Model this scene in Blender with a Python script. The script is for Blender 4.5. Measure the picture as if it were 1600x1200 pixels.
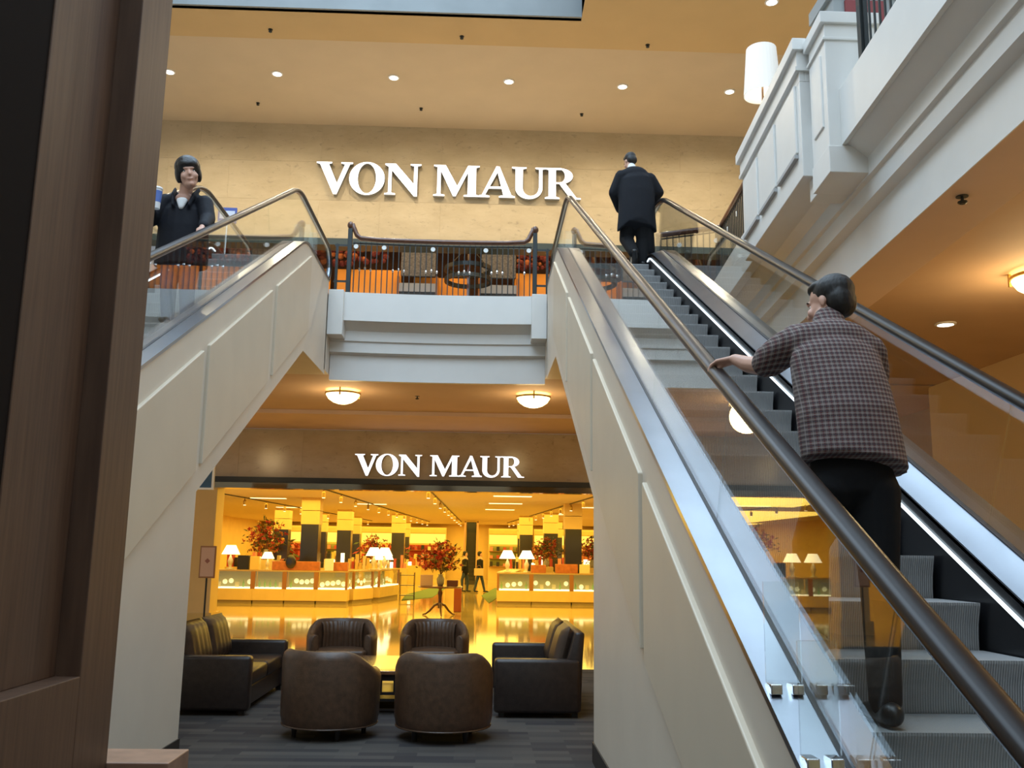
import bpy, bmesh, math, random
from mathutils import Vector, Matrix, Euler
random.seed(7)
for o in list(bpy.data.objects): bpy.data.objects.remove(o, do_unlink=True)
SC = bpy.context.scene
COL = SC.collection
PI = math.pi
rad = math.radians

# ------------------------------------------------------------------ camera
def make_camera():
    pit, roll, yaw = rad(10.23), rad(.85), rad(1.80)
    f = Vector((math.sin(yaw)*math.cos(pit), math.cos(yaw)*math.cos(pit), math.sin(pit)))
    r = Vector((math.cos(yaw), -math.sin(yaw), 0)); d = f.cross(r)
    c, s = math.cos(roll), math.sin(roll)
    r2 = c*r - s*d; d2 = s*r + c*d
    cam = bpy.data.cameras.new('camera'); cam.sensor_width = 36; cam.lens = 1458/1600*36
    cam.clip_start = .05; cam.clip_end = 200
    ob = bpy.data.objects.new('camera', cam); COL.objects.link(ob)
    M = Matrix((r2, -d2, -f)).transposed().to_4x4(); M.translation = Vector((0, 0, 1.712))
    ob.matrix_world = M; SC.camera = ob
make_camera()
# ------------------------------------------------------------------ world, large lights, exposure
SC.view_settings.view_transform = 'Standard'; SC.view_settings.look = 'None'
SC.view_settings.gamma = 1; SC.view_settings.use_curve_mapping = False
SC.view_settings.exposure = 0.0
W = bpy.data.worlds.new('world'); SC.world = W; W.use_nodes = True
W.node_tree.nodes['Background'].inputs[0].default_value = (.75, .85, 1, 1)
W.node_tree.nodes['Background'].inputs[1].default_value = .35
def area(name, loc, rot, sx, sy, power, color, spread=PI):
    l = bpy.data.lights.new(name, 'AREA'); l.shape = 'RECTANGLE'; l.size = sx; l.size_y = sy
    l.energy = power; l.color = color; l.spread = spread
    o = bpy.data.objects.new(name, l); COL.objects.link(o); o.location = loc; o.rotation_euler = rot
    return o
area('skylight_daylight', (-2.6, 4.6, 13.6), (0, 0, 0), 8.2, 21.0, 2350, (.64, .825, 1.0))
area('right_skylight_daylight', (6.85, 4.5, 13.6), (0, 0, 0), 9.0, 18.5, 1000, (.64, .825, 1.0))
area('store_ceiling_light', (-1.5, 27.5, 3.38), (0, 0, 0), 14, 9, 1250, (1, .68, .11))
area('store_far_ceiling_light', (-1.5, 41.5, 3.38), (0, 0, 0), 20, 13, 2300, (1, .68, .11))
area('store_rear_ceiling_light', (-1.5, 54.5, 3.38), (0, 0, 0), 22, 12, 2200, (1, .68, .11))
area('upper_store_light', (-.6, 22.2, 9.5), (0, 0, 0), 8, 1.2, 120, (1, .6, .24))

# ------------------------------------------------------------------ material helpers
MATS = {}
def nodes(name):
    m = bpy.data.materials.new(name); m.use_nodes = True
    nt = m.node_tree; b = nt.nodes['Principled BSDF']
    return m, nt, b
def mat(name, col, rough=.5, metal=0, noise=0, nscale=8, bump=0, bscale=60, emit=None, estr=0, coat=0, rand=0, spec=.5, stretch=None):
    if name in MATS: return MATS[name]
    m, nt, b = nodes(name); N = nt.nodes; L = nt.links
    b.inputs['Base Color'].default_value = (*col, 1); b.inputs['Roughness'].default_value = rough
    b.inputs['Metallic'].default_value = metal; b.inputs['Coat Weight'].default_value = coat
    b.inputs['Specular IOR Level'].default_value = spec
    if emit:
        b.inputs['Emission Color'].default_value = (*emit, 1); b.inputs['Emission Strength'].default_value = estr
    if noise or bump or rand:
        tc = N.new('ShaderNodeTexCoord'); src = tc.outputs['Object']
        if stretch:
            mp = N.new('ShaderNodeMapping'); mp.inputs['Scale'].default_value = stretch; L.new(src, mp.inputs[0]); src = mp.outputs[0]
    if noise or rand:
        val = None
        if noise:
            n = N.new('ShaderNodeTexNoise'); n.inputs['Scale'].default_value = nscale; n.inputs['Detail'].default_value = 4
            L.new(src, n.inputs['Vector'])
            mr = N.new('ShaderNodeMapRange'); mr.inputs[1].default_value = .3; mr.inputs[2].default_value = .7
            mr.inputs[3].default_value = 1-noise; mr.inputs[4].default_value = 1+noise
            L.new(n.outputs[0], mr.inputs[0]); val = mr.outputs[0]
        if rand:
            oi = N.new('ShaderNodeObjectInfo'); m2 = N.new('ShaderNodeMapRange')
            m2.inputs[3].default_value = 1-rand; m2.inputs[4].default_value = 1+rand
            L.new(oi.outputs['Random'], m2.inputs[0])
            if val:
                mm = N.new('ShaderNodeMath'); mm.operation = 'MULTIPLY'; L.new(val, mm.inputs[0]); L.new(m2.outputs[0], mm.inputs[1]); val = mm.outputs[0]
            else: val = m2.outputs[0]
        vm = N.new('ShaderNodeVectorMath'); vm.operation = 'SCALE'; vm.inputs[0].default_value = col
        L.new(val, vm.inputs['Scale']); L.new(vm.outputs[0], b.inputs['Base Color'])
    if bump:
        n2 = N.new('ShaderNodeTexNoise'); n2.inputs['Scale'].default_value = bscale; L.new(src, n2.inputs['Vector'])
        bp = N.new('ShaderNodeBump'); bp.inputs['Strength'].default_value = bump; bp.inputs['Distance'].default_value = .01
        L.new(n2.outputs[0], bp.inputs['Height']); L.new(bp.outputs[0], b.inputs['Normal'])
    MATS[name] = m; return m
def emis(name, col, s):
    if name in MATS: return MATS[name]
    return mat(name, tuple(min(c, .8) for c in col), .6, emit=col, estr=s)

white = mat('white_paint', (.74, .73, .70), .45, noise=.02, nscale=3)
cream = mat('cream_paint', (.68, .61, .51), .5, noise=.03, nscale=2)
tan = mat('tan_ceiling_paint', (.60, .47, .31), .8, noise=.03, nscale=1.5)
beam = mat('ochre_beam_paint', (.58, .39, .18), .8, noise=.03, nscale=1.5)
soffit_m = mat('brown_soffit_paint', (.58, .40, .27), .75, noise=.04, nscale=1.5)
soffit_l = mat('rose_soffit_paint', (.66, .48, .36), .75, noise=.04, nscale=1.5)
taupe = mat('taupe_underside_paint', (.52, .44, .37), .7, noise=.03)
steel = mat('brushed_steel', (.36, .39, .44), .28, 1, noise=.05, nscale=3, bump=.03, bscale=30)
chrome = mat('chrome', (.8, .8, .82), .08, 1)
gasket = mat('black_gasket', (.03, .03, .035), .5)
rubber = mat('black_rubber_handrail', (.014, .010, .009), .36, spec=.28)
skirtm = mat('black_skirt', (.012, .012, .014), .28)
stepm = None
darkmetal = mat('dark_bronze_metal', (.035, .04, .04), .4, .6)
wood = mat('red_brown_wood', (.12, .045, .022), .3, noise=.35, nscale=14, coat=.4, stretch=(1, 6, 6))
leather = mat('brown_leather', (.075, .04, .022), .38, noise=.25, nscale=18, bump=.12, bscale=90)
leather_d = mat('dark_brown_leather', (.026, .018, .015), .36, noise=.25, nscale=18, bump=.12, bscale=90)
blackwood = mat('black_wood', (.014, .011, .01), .3, noise=.2, nscale=20)
baseb = mat('dark_baseboard', (.02, .018, .017), .5)
orange = mat('orange_panel', (.70, .30, .04), .5, noise=.06, nscale=2)
yellow = mat('yellow_paint', (.78, .56, .22), .55, noise=.04, nscale=2)
gold = mat('gold_laminate', (.72, .50, .16), .35, noise=.05, nscale=3)
redwood = mat('reddish_wood_counter', (.42, .13, .035), .4, noise=.2, nscale=9)
brownpost = mat('brown_wood_post', (.30, .13, .04), .4)
skin = mat('skin', (.58, .33, .24), .5, noise=.06, nscale=9)
hair = mat('dark_hair', (.010, .008, .007), .55, bump=.5, bscale=45, stretch=(1, 1, .35))
shoe = mat('black_shoe_leather', (.01, .01, .01), .35)
trouser = mat('black_trousers', (.008, .008, .009), .85, bump=.2, bscale=25, spec=.2)
suit = mat('charcoal_suit', (.010, .011, .015), .8, bump=.3, bscale=14, spec=.25)
jacketm = mat('navy_jacket', (.008, .009, .014), .75, bump=.3, bscale=16, spec=.25)
jeans = mat('dark_blue_jeans', (.03, .05, .10), .8, noise=.2)
shirtw = mat('white_shirt', (.75, .75, .75), .7)
shade = mat('white_lamp_shade', (.85, .8, .7), .7, emit=(1, .86, .6), estr=1.5)
shade_g = mat('glowing_lamp_shade', (.85, .8, .7), .7, emit=(1, .85, .5), estr=2.2)
brass = mat('brass', (.5, .33, .1), .3, 1)
bowl = mat('glowing_glass_bowl', (.85, .8, .7), .4, emit=(1, .78, .36), estr=4.5)
downl = emis('downlight_lens', (1, .9, .78), 6)
letterm = emis('white_lit_acrylic', (1, .98, 1), 1.4)
letter_side = mat('letter_return', (.25, .25, .24), .5)
mirror = mat('dark_mirror', (.09, .085, .08), .22, .9)

def glass_material():
    m = bpy.data.materials.new('clear_glass'); m.use_nodes = True; nt = m.node_tree; nt.nodes.clear(); N = nt.nodes; L = nt.links
    out = N.new('ShaderNodeOutputMaterial'); mx = N.new('ShaderNodeMixShader'); t = N.new('ShaderNodeBsdfTransparent'); g = N.new('ShaderNodeBsdfGlossy')
    t.inputs[0].default_value = (.965, .985, .975, 1); g.inputs['Roughness'].default_value = 0.0; g.inputs['Color'].default_value = (1, 1, 1, 1)
    lw = N.new('ShaderNodeLayerWeight'); lw.inputs[0].default_value = .5
    p = N.new('ShaderNodeMath'); p.operation = 'POWER'; p.inputs[1].default_value = 5
    k = N.new('ShaderNodeMath'); k.operation = 'MULTIPLY_ADD'; k.inputs[1].default_value = .96; k.inputs[2].default_value = .04
    L.new(lw.outputs['Facing'], p.inputs[0]); L.new(p.outputs[0], k.inputs[0]); L.new(k.outputs[0], mx.inputs[0])
    L.new(t.outputs[0], mx.inputs[1]); L.new(g.outputs[0], mx.inputs[2]); L.new(mx.outputs[0], out.inputs[0])
    MATS['clear_glass'] = m; return m
glass = glass_material()

def stone_material(name='travertine', rough=.55):
    m, nt, b = nodes(name); N = nt.nodes; L = nt.links
    tc = N.new('ShaderNodeTexCoord'); geo = N.new('ShaderNodeNewGeometry'); oi = N.new('ShaderNodeObjectInfo')
    off = N.new('ShaderNodeVectorMath'); off.operation = 'MULTIPLY_ADD'; off.inputs[1].default_value = (.6, .2, .4)
    cx = N.new('ShaderNodeCombineXYZ')
    for i in range(3): L.new(oi.outputs['Random'], cx.inputs[i])
    L.new(cx.outputs[0], off.inputs[0]); L.new(geo.outputs['Position'], off.inputs[2])
    mp = N.new('ShaderNodeMapping'); mp.inputs['Scale'].default_value = (1.0, 1, 2.2); L.new(off.outputs[0], mp.inputs[0])
    n = N.new('ShaderNodeTexNoise'); n.inputs['Scale'].default_value = 1.6; n.inputs['Detail'].default_value = 7; n.inputs['Roughness'].default_value = .62; L.new(mp.outputs[0], n.inputs['Vector'])
    cr = N.new('ShaderNodeValToRGB'); e = cr.color_ramp.elements
    e[0].position = .3; e[0].color = (.47, .375, .235, 1); e[1].position = .68; e[1].color = (.555, .455, .30, 1)
    L.new(n.outputs[0], cr.inputs[0])
    v = N.new('ShaderNodeTexNoise'); v.inputs['Scale'].default_value = 3.4; v.inputs['Detail'].default_value = 9; v.inputs['Roughness'].default_value = .75; v.inputs['Distortion'].default_value = 1.2; L.new(mp.outputs[0], v.inputs['Vector'])
    vr = N.new('ShaderNodeMapRange'); vr.inputs[1].default_value = .57; vr.inputs[2].default_value = .70; vr.inputs[3].default_value = 0; vr.inputs[4].default_value = .62; L.new(v.outputs[0], vr.inputs[0])
    mx = N.new('ShaderNodeMixRGB'); mx.inputs[2].default_value = (.2, .15, .11, 1); L.new(vr.outputs[0], mx.inputs[0]); L.new(cr.outputs[0], mx.inputs[1])
    L.new(mx.outputs[0], b.inputs['Base Color']); b.inputs['Roughness'].default_value = rough
    MATS[name] = m; return m
stone = stone_material(); stone_polished = stone_material('polished_travertine', .16)

def carpet_material():
    m, nt, b = nodes('grey_carpet_tiles'); N = nt.nodes; L = nt.links
    tc = N.new('ShaderNodeTexCoord')
    br = N.new('ShaderNodeTexBrick'); br.inputs['Scale'].default_value = 1; br.offset = .37; br.inputs['Mortar Size'].default_value = 0
    br.inputs['Brick Width'].default_value = .5; br.inputs['Row Height'].default_value = .125
    br.inputs['Color1'].default_value = (.040, .037, .038, 1); br.inputs['Color2'].default_value = (.086, .079, .070, 1); br.inputs['Bias'].default_value = -.1
    L.new(tc.outputs['Object'], br.inputs['Vector'])
    n = N.new('ShaderNodeTexNoise'); n.inputs['Scale'].default_value = 160; L.new(tc.outputs['Object'], n.inputs['Vector'])
    mr = N.new('ShaderNodeMapRange'); mr.inputs[3].default_value = .6; mr.inputs[4].default_value = 1.4; L.new(n.outputs[0], mr.inputs[0])
    vm = N.new('ShaderNodeVectorMath'); vm.operation = 'SCALE'; L.new(br.outputs[0], vm.inputs[0]); L.new(mr.outputs[0], vm.inputs['Scale'])
    L.new(vm.outputs[0], b.inputs['Base Color']); b.inputs['Roughness'].default_value = .95; b.inputs['Specular IOR Level'].default_value = .15
    MATS['grey_carpet_tiles'] = m; return m
carpet = carpet_material()

def tile_material():
    m, nt, b = nodes('polished_stone_tiles'); N = nt.nodes; L = nt.links
    tc = N.new('ShaderNodeTexCoord')
    br = N.new('ShaderNodeTexBrick'); br.offset = 0; br.inputs['Scale'].default_value = 1; br.inputs['Mortar Size'].default_value = .008
    br.inputs['Brick Width'].default_value = .61; br.inputs['Row Height'].default_value = .61
    br.inputs['Color1'].default_value = (.46, .33, .12, 1); br.inputs['Color2'].default_value = (.52, .38, .15, 1); br.inputs['Mortar'].default_value = (.3, .22, .12, 1)
    L.new(tc.outputs['Object'], br.inputs['Vector']); L.new(br.outputs[0], b.inputs['Base Color']); b.inputs['Roughness'].default_value = .06
    MATS['polished_stone_tiles'] = m; return m
tile = tile_material()

def plaid_material():
    m, nt, b = nodes('plaid_cotton'); N = nt.nodes; L = nt.links
    tc = N.new('ShaderNodeTexCoord'); sp = N.new('ShaderNodeSeparateXYZ'); L.new(tc.outputs['Object'], sp.inputs[0])
    def lines(sock, period, lo, hi):
        a = N.new('ShaderNodeMath'); a.operation = 'DIVIDE'; a.inputs[1].default_value = period; L.new(sock, a.inputs[0])
        f = N.new('ShaderNodeMath'); f.operation = 'FRACT'; L.new(a.outputs[0], f.inputs[0])
        g = N.new('ShaderNodeMath'); g.operation = 'GREATER_THAN'; g.inputs[1].default_value = lo; L.new(f.outputs[0], g.inputs[0])
        h = N.new('ShaderNodeMath'); h.operation = 'LESS_THAN'; h.inputs[1].default_value = hi; L.new(f.outputs[0], h.inputs[0])
        k = N.new('ShaderNodeMath'); k.operation = 'MULTIPLY'; L.new(g.outputs[0], k.inputs[0]); L.new(h.outputs[0], k.inputs[1]); return k.outputs[0]
    P = .0195
    prev = None
    for sock, per, lo, hi, col, fac in ((sp.outputs[0], P, .30, .62, (.10, .022, .022), .8), (sp.outputs[2], P, .30, .62, (.035, .02, .03), .8),
                                   (sp.outputs[0], P, .88, 1.1, (.44, .40, .39), .26), (sp.outputs[2], P, .86, 1.1, (.48, .43, .42), .36)):
        l = lines(sock, per, lo, hi); mm = N.new('ShaderNodeMath'); mm.operation = 'MULTIPLY'; mm.inputs[1].default_value = fac; L.new(l, mm.inputs[0])
        mx = N.new('ShaderNodeMixRGB'); L.new(mm.outputs[0], mx.inputs[0]); mx.inputs[2].default_value = (*col, 1)
        if prev: L.new(prev, mx.inputs[1])
        else: mx.inputs[1].default_value = (.14, .105, .09, 1)
        prev = mx.outputs[0]
    L.new(prev, b.inputs['Base Color']); b.inputs['Roughness'].default_value = .85
    n2 = N.new('ShaderNodeTexNoise'); n2.inputs['Scale'].default_value = 9; L.new(tc.outputs['Object'], n2.inputs['Vector'])
    bp = N.new('ShaderNodeBump'); bp.inputs['Strength'].default_value = .5; bp.inputs['Distance'].default_value = .03; L.new(n2.outputs[0], bp.inputs['Height']); L.new(bp.outputs[0], b.inputs['Normal'])
    MATS['plaid_cotton'] = m; return m
plaid = plaid_material()

def ribbed_material():
    m, nt, b = nodes('ribbed_step_metal'); N = nt.nodes; L = nt.links
    tc = N.new('ShaderNodeTexCoord'); wv = N.new('ShaderNodeTexWave'); wv.bands_direction = 'X'; wv.inputs['Scale'].default_value = 30; L.new(tc.outputs['Object'], wv.inputs[0])
    mr = N.new('ShaderNodeMapRange'); mr.inputs[3].default_value = .6; mr.inputs[4].default_value = 1.1; L.new(wv.outputs[1], mr.inputs[0])
    vm = N.new('ShaderNodeVectorMath'); vm.operation = 'SCALE'; vm.inputs[0].default_value = (.36, .36, .36); L.new(mr.outputs[0], vm.inputs['Scale']); L.new(vm.outputs[0], b.inputs['Base Color'])
    bp = N.new('ShaderNodeBump'); bp.inputs['Strength'].default_value = .5; bp.inputs['Distance'].default_value = .006; L.new(wv.outputs[1], bp.inputs['Height']); L.new(bp.outputs[0], b.inputs['Normal'])
    b.inputs['Roughness'].default_value = .5; b.inputs['Metallic'].default_value = .0
    MATS['ribbed_step_metal'] = m; return m
stepm = ribbed_material()

def walnut_material():
    m, nt, b = nodes('dark_walnut_veneer'); N = nt.nodes; L = nt.links
    tc = N.new('ShaderNodeTexCoord'); mp = N.new('ShaderNodeMapping'); mp.inputs['Scale'].default_value = (12, 26, 1.1); L.new(tc.outputs['Object'], mp.inputs[0])
    n = N.new('ShaderNodeTexNoise'); n.inputs['Scale'].default_value = 2.2; n.inputs['Detail'].default_value = 6; L.new(mp.outputs[0], n.inputs['Vector'])
    cr = N.new('ShaderNodeValToRGB'); e = cr.color_ramp.elements; e[0].position = .3; e[0].color = (.075, .038, .022, 1); e[1].position = .7; e[1].color = (.125, .068, .04, 1)
    L.new(n.outputs[0], cr.inputs[0]); L.new(cr.outputs[0], b.inputs['Base Color']); b.inputs['Roughness'].default_value = .5
    MATS['dark_walnut_veneer'] = m; return m
walnut = walnut_material()

# ------------------------------------------------------------------ mesh helpers
class MB:
    def __init__(s): s.v = []; s.f = []
    def add(s, vs, fs):
        n = len(s.v); s.v += [tuple(v) for v in vs]; s.f += [tuple(i+n for i in f) for f in fs]; return s
    def box(s, x0, x1, y0, y1, z0, z1, M=None):
        vs = [(x, y, z) for z in (z0, z1) for y in (y0, y1) for x in (x0, x1)]
        if M: vs = [M @ Vector(v) for v in vs]
        return s.add(vs, [(0, 2, 3, 1), (4, 5, 7, 6), (0, 1, 5, 4), (2, 6, 7, 3), (0, 4, 6, 2), (1, 3, 7, 5)])
    def prism_x(s, poly, x0, x1):
        """poly of (y,z), extruded along x (works for concave outlines)"""
        n = len(poly); vs = [(x0, y, z) for y, z in poly]+[(x1, y, z) for y, z in poly]
        return s.add(vs, [tuple(range(n))[::-1], tuple(range(n, 2*n))]+[(i, (i+1) % n, n+(i+1) % n, n+i) for i in range(n)])
    def prism_z(s, poly, z0, z1):
        n = len(poly); vs = [(x, y, z0) for x, y in poly]+[(x, y, z1) for x, y in poly]
        return s.add(vs, [tuple(range(n))[::-1], tuple(range(n, 2*n))]+[(i, (i+1) % n, n+(i+1) % n, n+i) for i in range(n)])
    def prism_y(s, poly, y0, y1):
        n = len(poly); vs = [(x, y0, z) for x, z in poly]+[(x, y1, z) for x, z in poly]
        return s.add(vs, [tuple(range(n)), tuple(range(n, 2*n))[::-1]]+[(i, n+i, n+(i+1) % n, (i+1) % n) for i in range(n)])
    def lathe(s, prof, n=24, c=(0, 0, 0), a0=0, a1=2*PI):
        full = abs(a1-a0-2*PI) < 1e-6; k = n if full else n+1; m = len(prof)
        vs = [(c[0]+r*math.cos(a0+(a1-a0)*i/n), c[1]+r*math.sin(a0+(a1-a0)*i/n), c[2]+z) for i in range(k) for r, z in prof]
        fs = []
        for i in range(n):
            j = (i+1) % k
            for q in range(m-1): fs.append((i*m+q, j*m+q, j*m+q+1, i*m+q+1))
        return s.add(vs, fs)
    def tube(s, pts, radii, n=10, cap=True, ref=None):
        """tapered tube along pts with round caps; radii scalar or (a,b)"""
        pts = [Vector(p) for p in pts]; R = [(r, r) if not isinstance(r, tuple) else r for r in radii]
        if cap:
            d0 = (pts[0]-pts[1]).normalized(); d1 = (pts[-1]-pts[-2]).normalized()
            def caps(p, d, r, rev):
                out = [(p+d*min(r)*math.sin(a), (r[0]*math.cos(a), r[1]*math.cos(a))) for a in (rad(40), rad(72), rad(87))]
                return out[::-1] if rev else out
            a = caps(pts[0], d0, R[0], True); b = caps(pts[-1], d1, R[-1], False)
            pts = [q[0] for q in a]+pts+[q[0] for q in b]; R = [q[1] for q in a]+R+[q[1] for q in b]
        rings = []; up = Vector(ref) if ref else None
        for i, p in enumerate(pts):
            t = (pts[min(i+1, len(pts)-1)]-pts[max(i-1, 0)]).normalized()
            u = up if up else (Vector((0, 0, 1)) if abs(t.z) < .9 else Vector((1, 0, 0)))
            a = t.cross(u).normalized(); b = a.cross(t).normalized()
            if not up: up = b
            else: up = b if ref is None else up
            rings.append([p+a*R[i][0]*math.cos(2*PI*k/n)+b*R[i][1]*math.sin(2*PI*k/n) for k in range(n)])
        vs = [v for r in rings for v in r]; fs = []
        for i in range(len(rings)-1):
            for k in range(n): fs.append((i*n+k, i*n+(k+1) % n, (i+1)*n+(k+1) % n, (i+1)*n+k))
        fs.append(tuple(range(n))[::-1]); fs.append(tuple(range((len(rings)-1)*n, len(rings)*n)))
        return s.add(vs, fs)
    def ell(s, c, r, rot=(0, 0, 0), nu=16, nv=10):
        M = Euler(rot).to_matrix(); c = Vector(c); vs = [c+M @ Vector((0, 0, -r[2]))]
        for j in range(1, nv):
            a = -PI/2+PI*j/nv
            for i in range(nu): vs.append(c+M @ Vector((r[0]*math.cos(a)*math.cos(2*PI*i/nu), r[1]*math.cos(a)*math.sin(2*PI*i/nu), r[2]*math.sin(a))))
        vs.append(c+M @ Vector((0, 0, r[2]))); fs = []
        for i in range(nu):
            fs.append((0, 1+(i+1) % nu, 1+i)); fs.append((len(vs)-1, 1+(nv-2)*nu+i, 1+(nv-2)*nu+(i+1) % nu))
            for j in range(nv-2): fs.append((1+j*nu+i, 1+j*nu+(i+1) % nu, 1+(j+1)*nu+(i+1) % nu, 1+(j+1)*nu+i))
        return s.add(vs, fs)
    def mesh(s, name='mesh'):
        me = bpy.data.meshes.new(name); me.from_pydata(s.v, [], s.f); me.validate()
        bm = bmesh.new(); bm.from_mesh(me); bmesh.ops.recalc_face_normals(bm, faces=bm.faces); bm.to_mesh(me); bm.free()
        return me
    def build(s, name, m, parent=None, bevel=0, smooth=False, loc=None, subsurf=0, seg=2):
        me = s.mesh(name); me.materials.append(m)
        return place(name, me, parent, bevel, smooth, loc, subsurf, seg)
def place(name, me, parent=None, bevel=0, smooth=False, loc=None, subsurf=0, seg=2):
    o = bpy.data.objects.new(name, me); COL.objects.link(o)
    if parent: o.parent = parent
    if loc: o.location = loc
    if bevel:
        b = o.modifiers.new('bevel', 'BEVEL'); b.width = bevel; b.segments = seg; b.limit_method = 'ANGLE'; b.angle_limit = rad(40)
    if subsurf:
        ss = o.modifiers.new('subsurf', 'SUBSURF'); ss.levels = ss.render_levels = subsurf
    if smooth:
        for p in me.polygons: p.use_smooth = True
    return o
def box(name, m, x0, x1, y0, y1, z0, z1, parent=None, bevel=0, M=None):
    return MB().box(x0, x1, y0, y1, z0, z1, M).build(name, m, parent, bevel)
def empty(name, loc=(0, 0, 0), rz=0, label=None, cat=None, group=None):
    o = bpy.data.objects.new(name, None); COL.objects.link(o); o.location = loc; o.rotation_euler = (0, 0, rz); o.empty_display_size = .1
    return tag(o, label, cat, group)
def tag(o, label=None, cat=None, group=None):
    if label: o['label'] = label
    if cat: o['category'] = cat
    if group: o['group'] = group
    return o
def struct(o, label=None):
    o['kind'] = 'structure'
    if label: o['label'] = label
    return o
def stuff(o): o['kind'] = 'stuff'; return o
def copy_tree(o, parent=None):
    c = o.copy(); COL.objects.link(c); c.parent = parent
    for ch in list(o.children): copy_tree(ch, c)
    return c
def blob(mb, name, m, parent, voxel=.012, smooth=4, loc=None):
    """fuse overlapping pieces into one continuous surface"""
    me = mb.mesh('tmp'); o = bpy.data.objects.new('tmp', me); COL.objects.link(o)
    r = o.modifiers.new('r', 'REMESH'); r.mode = 'VOXEL'; r.voxel_size = voxel; r.use_smooth_shade = True
    sm = o.modifiers.new('s', 'SMOOTH'); sm.iterations = smooth; sm.factor = .5
    dg = bpy.context.evaluated_depsgraph_get(); dg.update()
    out = bpy.data.meshes.new_from_object(o.evaluated_get(dg)); out.name = name
    bpy.data.objects.remove(o); bpy.data.meshes.remove(me)
    out.materials.clear(); out.materials.append(m)
    return place(name, out, parent, smooth=True, loc=loc)
def fillet(pts, r, n=7):
    """round the inner corners of a 2D polyline"""
    out = [Vector(pts[0])]
    for i in range(1, len(pts)-1):
        p, a, b = Vector(pts[i]), Vector(pts[i-1]), Vector(pts[i+1])
        da, db = (a-p).normalized(), (b-p).normalized(); ang = da.angle(db); t = r/math.tan(ang/2)
        t = min(t, (a-p).length*.49, (b-p).length*.49)
        A, B = p+da*t, p+db*t
        for k in range(n+1):
            u = k/n; out.append(A*(1-u)**2+p*2*u*(1-u)+B*u*u)
    out.append(Vector(pts[-1])); return out

# ================================================================== SETTING
Z2 = 5.68      # upper floor
YW = 21.4      # storefront plane
struct(box('floor', carpet, -9, 9, -7, 14.5, -.15, 0))
struct(box('floor_gallery_bounce', tile, 2.65, 9, -7, 14.5, -.1, .004))  # unseen pale layer over the carpet, added to bounce light onto the soffit
fl = struct(box('floor_tile', tile, -14, 14, 14.5, 64, -.15, 0)); 
struct(box('wall_left', cream, -9.2, -9, -7, 14.7, 0, 11.6))
struct(box('wall_front', cream, -9, 12.2, -7.2, -7, 0, 11.6))
# upper back wall of stone slabs
def slab_wall(name, x0, x1, z0, z1, nx, nz, y, thick=.05, sm=None):
    sm = sm or stone
    w = struct(box(name, mat('joint_mortar', (.46, .37, .24), .8), x0, x1, y+.006, y+.25, z0, z1))
    dx, dz = (x1-x0)/nx, (z1-z0)/nz
    me = MB().box(-dx/2+.002, dx/2-.002, 0, thick, -dz/2+.002, dz/2-.002).mesh('slab'); me.materials.append(sm)
    for j in range(nz):
        off = dx/2 if j % 2 else 0
        for i in range(nx+(1 if off else 0)):
            cx = x0+dx*(i+.5)-off; lo, hi = max(cx-dx/2, x0), min(cx+dx/2, x1)
            if hi-lo < dx*.9:
                mm = MB().box(lo+.002, hi-.002, 0, thick, -dz/2+.002, dz/2-.002).mesh('slab'); mm.materials.append(sm); o = place('stone_slab', mm, w, loc=(0, y, z0+dz*(j+.5)))
            else: o = place('stone_slab', me, w, loc=(cx, y, z0+dz*(j+.5)))
    return w
slab_wall('wall_back', -8.4, 12.0, 9.0, 11.9, 14, 3, YW)
slab_wall('wall_back_lower', -8.4, 7.4, 3.31, 4.42, 11, 1, YW, sm=stone_polished)
# upper ceiling, beam around the skylight and the skylight well
struct(box('ceiling_upper', tan, -9, 12.2, 16.95, 21.7, 11.9, 12.1))
struct(MB().box(-9.2, 12.2, 15.9, 16.95, 11.55, 12.1).build('trim_1', beam))
struct(MB().box(1.7, 2.25, -7, 15.9, 11.55, 12.1).build('ceiling_right', beam)); struct(MB().box(2.25, 12.2, 14.0, 15.9, 11.55, 12.1).build('ceiling_right_end', beam)); struct(MB().box(11.5, 12.2, -7, 14.0, 11.55, 12.1).build('ceiling_right_edge', beam))
struct(MB().box(-9.2, -6.9, -7, 15.9, 11.55, 12.1).build('ceiling_left', beam))
well = mat('skylight_well_paint', (.21, .23, .235), .5, noise=.08, nscale=1.5)
struct(box('trim_2', well, -6.9, 1.7, 15.85, 15.99, 11.55, 13.7)); struct(box('trim_3', white, 1.7, 1.8, -7, 15.85, 11.57, 13.7))
struct(box('trim_4', white, -7.0, -6.9, -7, 15.9, 11.55, 13.7)); struct(box('trim_18', well, 2.25, 11.5, 13.95, 14.05, 11.57, 13.7)); struct(box('trim_19', well, 2.15, 2.25, -7, 13.95, 11.57, 13.7)); struct(box('trim_20', well, 11.5, 11.6, -7, 13.95, 11.57, 13.7)); struct(box('trim_21', well, 2.25, 11.5, -7, -5, 11.57, 13.7)); struct(box('trim_5', white, -6.9, 1.7, -7, -6.0, 11.55, 13.7))
struct(box('wall_right', mat('ochre_wall_paint', (.62, .42, .17), .8), 12.0, 12.2, -7, 21.6, Z2, 11.6))
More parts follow.
